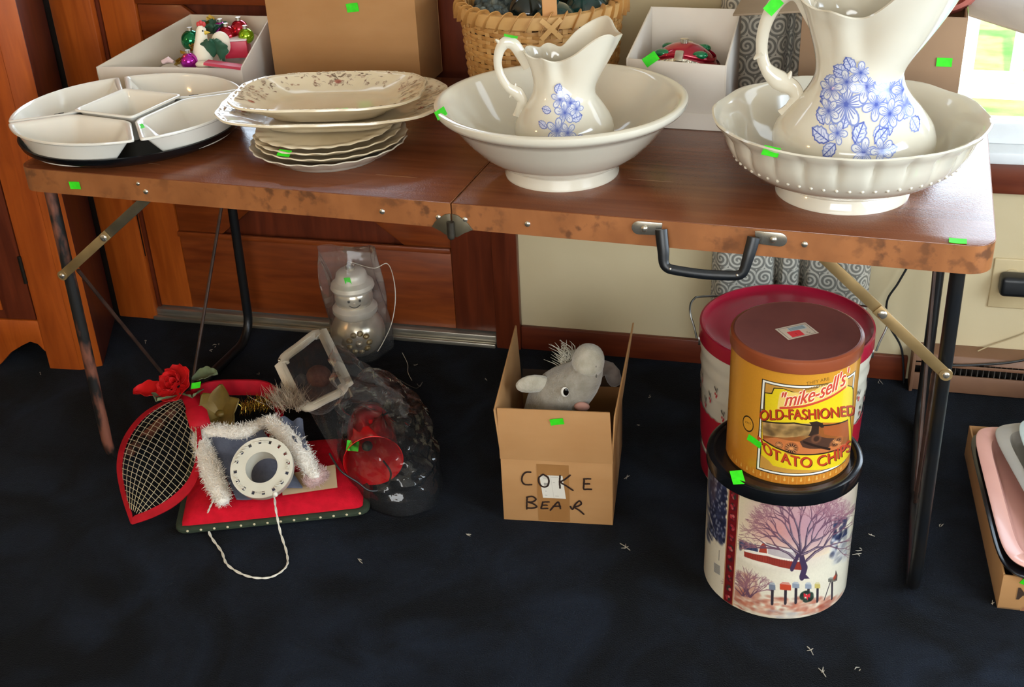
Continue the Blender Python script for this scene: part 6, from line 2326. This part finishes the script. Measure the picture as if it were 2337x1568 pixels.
path = catmull([W3(626, 1130, .105), W3(630, 1165, .06), W3(640, 1215, .018), W3(655, 1265, .004), W3(652, 1295, .004), W3(615, 1318, .004), W3(565, 1315, .004), W3(520, 1290, .004), W3(505, 1258, .004), W3(480, 1222, .006), W3(471, 1185, .02), W3(478, 1160, .05), W3(488, 1140, .075)], 14)
for ph in (0, PI):
    P_ = []
    for i, p in enumerate(path):
        P_.append(p + np.array((math.cos(i * .5 + ph), math.sin(i * .5 + ph), .5 * math.sin(i * .5 + ph + 1))) * .0013)
    MB().tube(P_, .0014, 6).build('strand', strg, ls)
MB().sphere(tuple(W3(628, 1128, .11)), (.006, .005, .006), 10, 8).build('knot', strg, ls)

# ---- square cream frame, on edge, in wrinkled clear wrap
cf = thing('plastic_frame', 'cream plastic diamond frame wrapped in clear film', 'frame', (0, 0, 0))
crm = mat('cream_plastic', 'e6dcc8', 'd8ccb4', rough=.35, scale=12, coat=.2)
fr_pts = [W3(733, 752, .185), W3(636, 826, .15), W3(690, 938, .105), W3(797, 884, .15)]
cen = sum(fr_pts) / 4
nrm = np.cross(fr_pts[2] - fr_pts[0], fr_pts[3] - fr_pts[1])
nrm /= np.linalg.norm(nrm)
if nrm[2] < 0:
    nrm = -nrm
for i in range(4):
    a, b = fr_pts[i], fr_pts[(i + 1) % 4]
    d = (b - a) / np.linalg.norm(b - a)
    P_ = [a + (cen - a) * .16, a + d * .02, a * .5 + b * .5, b - d * .02, b + (cen - b) * .16] if i in (0, 2) else [a + d * .008, a * .5 + b * .5, b - d * .008]
    MB().tube(catmull(P_, 4), 1., 8, flat=(.0138, .0065), up=tuple(nrm)).build('frame_bar', crm, cf)
    MB().tube([a + d * .03 + nrm * .0062, b - d * .03 + nrm * .0062], 1., 4, flat=(.0025, .0012), up=tuple(nrm)).build('ridge', crm, cf)
MB().sphere(tuple(fr_pts[1] + nrm * .007 + (cen - fr_pts[1]) * .05), .004, 10, 6).build('stud', MATS['steel_bright'], cf)
# brown figure behind the film, seen through the frame
bf = thing('brown_plush_figure', 'dark brown fuzzy figure behind the film in the frame', 'plush toy', tuple(cen - np.array((0, 0, .115))), 0)
brn = mat('brown_fuzz', '4a2c1c', '2e1c12', rough=.9, scale=40, bump=.8, bscale=160, sheen=.3)
MB().sphere((0, .01, .05), (.05, .045, .052), 20, 12).build('body', brn, bf)
MB().sphere((.012, .005, .10), (.03, .028, .028), 18, 12).build('head', mat('rust_fuzz', '6a3520', '4c2616', rough=.9, scale=40, bump=.8, bscale=160), bf)
MB().sphere((-.025, -.01, .09), (.018, .014, .02), 14, 8).build('arm', mat('charcoal_fuzz', '2b2a2c', '1c1b1d', rough=.9, scale=40, bump=.6), bf)
fu = MB()
for k in range(420):
    b = np.array((.018 * rng.normal(), .014 * rng.normal(), .01 * rng.random()))
    d = np.array((-.35 + .6 * rng.normal(), .15 + .5 * rng.normal(), .9 + .3 * rng.random()))
    d = d / np.linalg.norm(d) * rng.uniform(.025, .05)
    fu.tube([b, b + d * .5 + rng.normal(size=3) * .003, b + d], [.0007, .0005, .0001], 3)
o = fu.build('fur_tuft', mat('taupe_fur', 'b09a80', '7c6854', rough=.9, scale=50, ramp=(.35, .65)), loc=tuple(W3(660, 925, .115)))
tag(o, 'taupe fur tuft beside the gold tinsel and frame', 'fur')
o['kind'] = 'stuff'
clear = film('clear_wrap', haze=.02, gloss=.45, rough=.1, bump=.5, bscale=30)


def crumple(u, v, s=1.):
    return s * (.5 * math.sin(9 * u + 4 * v) * math.cos(7 * v - 3 * u) + .3 * math.sin(21 * u - 13 * v) + .2 * math.cos(31 * v + 17 * u))


wr = [W3(690, 760, .19), W3(790, 800, .185), W3(800, 1000, .115), W3(690, 980, .125)]
wrs = [W3(742, 752, .205), W3(800, 880, .172), W3(775, 1050, .12), W3(640, 850, .165), W3(680, 960, .13), W3(770, 1080, .10)]


def wrapS(u, v):
    top = W3(645, 830, .170) * (1 - v) + W3(735, 752, .200) * v
    bot = W3(775, 1060, .118) * (1 - v) + W3(800, 885, .168) * v
    return top * (1 - u) + bot * u + nrm * (.008 + .012 * math.sin(PI * u) * math.sin(PI * v)) + nrm * crumple(u, v, .006)


MB().sheet(wrapS, 44, 30).build('clear_film', clear, cf)

# ---- red bell in a big clear bag
ap, rmc = W3(838, 890, .090), W3(852, 1052, .078)
ax = (ap - rmc)
Lb = np.linalg.norm(ax)
bl = thing('red_bell', 'red plastic bell lying on its side with mouth to the front', 'bell', tuple(rmc))
q_ = Vector(tuple(ax)).to_track_quat('Z', 'Y')
bl.rotation_mode = 'XYZ'
bl.rotation_euler = q_.to_euler()
redp = mat('red_plastic', 'd0141a', 'b80e14', rough=.22, scale=9, coat=.35)
BK = 1.1
prof = [(.0575, -.001), (.0585, .0), (.0565, .006), (.053, .02), (.050, .05), (.048, .09), (.045, .125), (.036, .155), (.014, .172), (0, .176)]
inn = [(.0, .172), (.012, .168), (.034, .152), (.043, .123), (.046, .089), (.048, .05), (.051, .02), (.0555, .004), (.0575, -.001)]
MB().lathe([(r * BK, z * BK) for r, z in prof + inn], 64).build('bell_shell', redp, bl)
wirem = mat('black_wire', '1a1614', '0f0d0c', rough=.5)
cm_ = Matrix.Translation(tuple(rmc)) @ bl.rotation_euler.to_matrix().to_4x4()
iv = cm_.inverted()


def bloc(p):
    return tuple(iv @ Vector(tuple(p)))


MB().tube([bloc(p) for p in catmull([W3(752, 1035, .13), W3(778, 1075, .11), W3(815, 1100, .085), W3(845, 1120, .065), W3(880, 1112, .06), W3(892, 1080, .07), W3(875, 1052, .08)], 6)], .0022, 6).build('clapper_wire', wirem, bl)
MB().sphere((.01, .012, .04), (.012, .010, .014), 12, 8).build('clapper', mat('dark_green_felt', '2a3a2e', '1e2c22', rough=.8), bl)
MB().tube([(0, 0, .172), (.004, .004, .19), (0, 0, .205)], [.012, .014, .006], 10).build('ribbon_tie', mat('blue_ribbon', '1f4f9a', '183f80', rough=.5), bl)
spt = W3(808, 1018, .105)
sticker(bl, bloc(spt + np.array((0, -.006, .004))), bl.rotation_euler.to_matrix().inverted() @ Vector((1, .35, -.2)), bl.rotation_euler.to_matrix().inverted() @ Vector((-.2, .6, .7)), .026, .022)

bag = thing('clear_bag', 'crumpled clear plastic bag around the red bell', 'bag', (0, 0, 0))
bc = W3(885, 1050, .02)


def bagS(u, v):
    a = 2 * PI * u
    t = .03 + v * (PI / 2 - .03)
    # outline of the bag on the carpet, px coordinates around its middle
    ol_ = bag_ol[int(u * len(bag_ol)) % len(bag_ol)]
    i = u * len(bag_ol)
    k = int(i) % len(bag_ol)
    f = i - int(i)
    o_ = bag_ol[k] * (1 - f) + bag_ol[(k + 1) % len(bag_ol)] * f
    r = math.sin(PI / 2 * (1 - v)) ** .55
    z = .005 + bag_h(u) * math.sin(v * PI / 2) ** .75
    p = bc * (1 - r) + o_ * r
    p = p.copy()
    p[2] = z
    d = p - (bc + np.array((0, 0, .02)))
    d /= np.linalg.norm(d) + 1e-6
    return p + d * crumple(u * 2.2, v * 1.6, .014) * min(1, v * 4 + .3)


bag_ol = catmull([W3(1008, 1125, 0), W3(985, 1165, 0), W3(915, 1182, 0), W3(862, 1170, 0), W3(800, 1120, 0), W3(770, 1040, 0), W3(790, 960, 0), W3(850, 905, 0), W3(920, 930, 0), W3(975, 990, 0), W3(1005, 1060, 0)], 6, closed=True)
bag_h = lambda u: .135
MB().sheet(bagS, 96, 26, closeu=True).build('bag_film', film('bag_film', haze=.015, gloss=.55, rough=.05, bump=1., bscale=24), bag)
nk = catmull([W3(768, 775, .24), W3(775, 805, .22), W3(800, 850, .2), W3(835, 905, .17), W3(860, 960, .14)], 6)
nkm = MB()
rr_ = np.interp(np.linspace(0, 1, len(nk)), [0, .12, .3, .7, 1], [.012, .008, .025, .055, .075])
rings = []
for i, p in enumerate(nk):
    rings.append([p + (AR * math.cos(a) + AU * math.sin(a) * .6) * rr_[i] * (1 + .16 * math.sin(4 * a + i) + .10 * math.sin(7 * a - i * .7)) for a in np.linspace(0, 2 * PI, 36, endpoint=False)])
nkm.loft(rings, True, False, False)
nkm.build('bag_neck', film('neck_film', haze=.02, gloss=.2, rough=.12, bump=.3, bscale=24), bag)

# ---- glass snowman in a clear sleeve, by the door
SN = W3(822, 800, 0)
sn = thing('snowman_ornament', 'frosted silver glass snowman ornament standing by the door', 'ornament', tuple(SN), R(-18))
frost = mat('frosted_silver', 'ded4c2', 'cabfac', rough=.4, metal=.25, scale=20, rough2=.45)
mirr = mat('mirror_silver', 'd8cdb8', 'bfb39e', rough=.22, metal=.6, scale=8)
MB().lathe([(0, .002), (.03, .0), (.055, .012), (.07, .040), (.0725, .062), (.067, .085), (.055, .104), (.046, .113)], 64).build('body', mirr, sn)
MB().lathe([(.040, .108), (.052, .112), (.0585, .122), (.058, .132), (.050, .140), (.042, .142)], 64).build('scarf', frost, sn)
MB().lathe([(.042, .138), (.0475, .148), (.050, .162), (.048, .176), (.043, .184)], 64).build('head', mirr, sn)
MB().lathe([(.040, .180), (.052, .182), (.0565, .190), (.054, .200), (.044, .207), (.038, .209)], 64).build('hat_brim', frost, sn)
MB().lathe([(.041, .205), (.0405, .218), (.038, .228), (.032, .234), (.012, .238), (0, .238)], 64).build('hat_crown', frost, sn)
MB().lathe([(.0125, .236), (.0125, .250), (.009, .253), (0, .254)], 24).build('cap', MATS['steel_bright'], sn)
MB().tube([(.006 * math.cos(t), 0, .254 + .007 * math.sin(t)) for t in np.linspace(0, PI, 9)], .0012, 6).build('cap_loop', MATS['steel_bright'], sn)
dirn = math.atan2(CAM[1] - SN[1], CAM[0] - SN[0]) + R(18)
fx_, fy_ = math.cos(dirn), math.sin(dirn)
sx_, sy_ = -fy_, fx_
for s_ in (-1, 1):
    MB().sphere((.047 * fx_ + .014 * s_ * sx_, .047 * fy_ + .014 * s_ * sy_, .168), .0035, 8, 6).build('eye', MATS['gun_metal'], sn)
MB().lathe([(.004, 0), (.003, .006), (0, .014)], 8).build('nose', frost, sn).matrix_local = Matrix.Translation((.048 * fx_, .048 * fy_, .161)) @ Vector((fx_, fy_, 0)).to_track_quat('Z', 'Y').to_matrix().to_4x4()
MB().tube([(.0485 * math.cos(dirn + t), .0485 * math.sin(dirn + t), .150 + .02 * t * t * 4) for t in np.linspace(-.3, .3, 7)], .0014, 6).build('mouth', MATS['gun_metal'], sn)
goldl = mat('champagne_glitter', 'c9b48c', '9c875c', rough=.35, metal=.7, scale=90, bump=.8, bscale=160)
for k in range(9):
    a = 2 * PI * k / 9
    rr__ = .026
    th_ = dirn + rr__ * math.cos(a) / .07
    z_ = .058 + rr__ * math.sin(a)
    rad2 = interp(z_, [.012, .04, .062, .085, .104], [.055, .07, .0725, .067, .055]) - .002
    MB().sphere((rad2 * math.cos(th_), rad2 * math.sin(th_), z_), (.009, .009, .008), 10, 8).build('flower_relief', goldl, sn)
MB().sphere((.071 * fx_, .071 * fy_, .058), (.010, .010, .010), 14, 10).build('flower_centre', mirr, sn)
sticker(sn, (.0395 * math.cos(dirn - .25), .0395 * math.sin(dirn - .25), .2215), (-math.sin(dirn - .25), math.cos(dirn - .25), .1), (.15 * fx_, .15 * fy_, 1), .016, .024)
p0 = SN + np.array((0, 0, .254))
sl_ = []
slv = thing('clear_sleeve', 'clear plastic sleeve around the snowman ornament', 'bag', tuple(SN), R(10))
MB().sheet(lambda u, v: ((.078 + .010 * math.sin(3 * 2 * PI * u + v * 4) + .006 * math.sin(7 * 2 * PI * u - v * 6)) * math.cos(2 * PI * u) * (1 - .05 * v), (.076 + .008 * math.cos(4 * 2 * PI * u)) * math.sin(2 * PI * u) * (1 - .7 * v ** 2), .002 + .292 * v + .006 * math.sin(6 * PI * u)), 72, 24, closeu=True).build('sleeve_film', film('sleeve_film', haze=.06, gloss=.35, rough=.1, bump=.5, bscale=18), slv)
st_ = catmull([tuple(p0 + np.array((0, 0, .004))), W3(852, 612, .27), W3(884, 602, .275), W3(899, 640, .25), W3(902, 690, .2), W3(893, 740, .15), W3(875, 780, .09), W3(862, 802, .06)], 8)
o = MB().tube(st_, .0011, 6).build('hanging_string', strg)
tag(o, 'thin white string tied to the top of the snowman', 'string')
st_ = catmull([W3(918, 805, .003), W3(930, 830, .003), W3(931, 850, .003), W3(940, 868, .003)], 6)
o = MB().tube(st_, .0008, 5).build('thread', strg)
tag(o, 'short white thread lying on the carpet beside the sleeve', 'thread')
st_ = catmull([W3(880, 862, .003), W3(905, 864, .003), W3(930, 878, .003), W3(950, 886, .003), W3(960, 878, .008), W3(964, 872, .012), W3(958, 882, .006), W3(952, 876, .004)], 6)
o = MB().tube(st_, .0009, 5).build('ornament_hook', wire)
tag(o, 'bent wire ornament hook lying on the dark carpet', 'hook')

# ---- lint and crumbs on the carpet
ln = MB()
spots = [(490, 790), (485, 800), (500, 785), (95, 852), (335, 780), (1425, 1245), (822, 1278), (1070, 1220), (1215, 880), (2250, 1085), (1965, 1255), (1955, 1265), (1845, 1120),  (2010, 870), (1480, 905), (1455, 970), (1430, 1090), (2225, 1080), (2265, 1375), (1960, 1530), (1845, 1480), (1875, 1530), (130, 720), (1110, 865), (950, 832), (590, 855), (2150, 1200), (1990, 1220)]
for (px, py) in spots:
    p = W3(px, py, .003)
    for k in range(2):
        d = rng.normal(size=3) * np.array((.004, .004, .0008))
        e_ = rng.normal(size=3) * np.array((.002, .002, .001))
        ln.tube([p - d + e_, p + e_ * 1.5, p + d + e_], [.0006, .0011, .0005], 4)
for (px, py, qx, qy) in ((1415, 1240, 1438, 1256), (1868, 1525, 1885, 1545), (1842, 1475, 1856, 1495)):
    ln.tube([W3(px, py, .003), W3((px + qx) / 2 + 2, (py + qy) / 2, .004), W3(qx, qy, .003)], .0008, 4)
o = ln.build('carpet_lint', mat('lint', 'b3a998', '8f8778', rough=.9))
tag(o, 'pale lint and crumbs scattered over the dark carpet', 'lint')
o['kind'] = 'stuff'
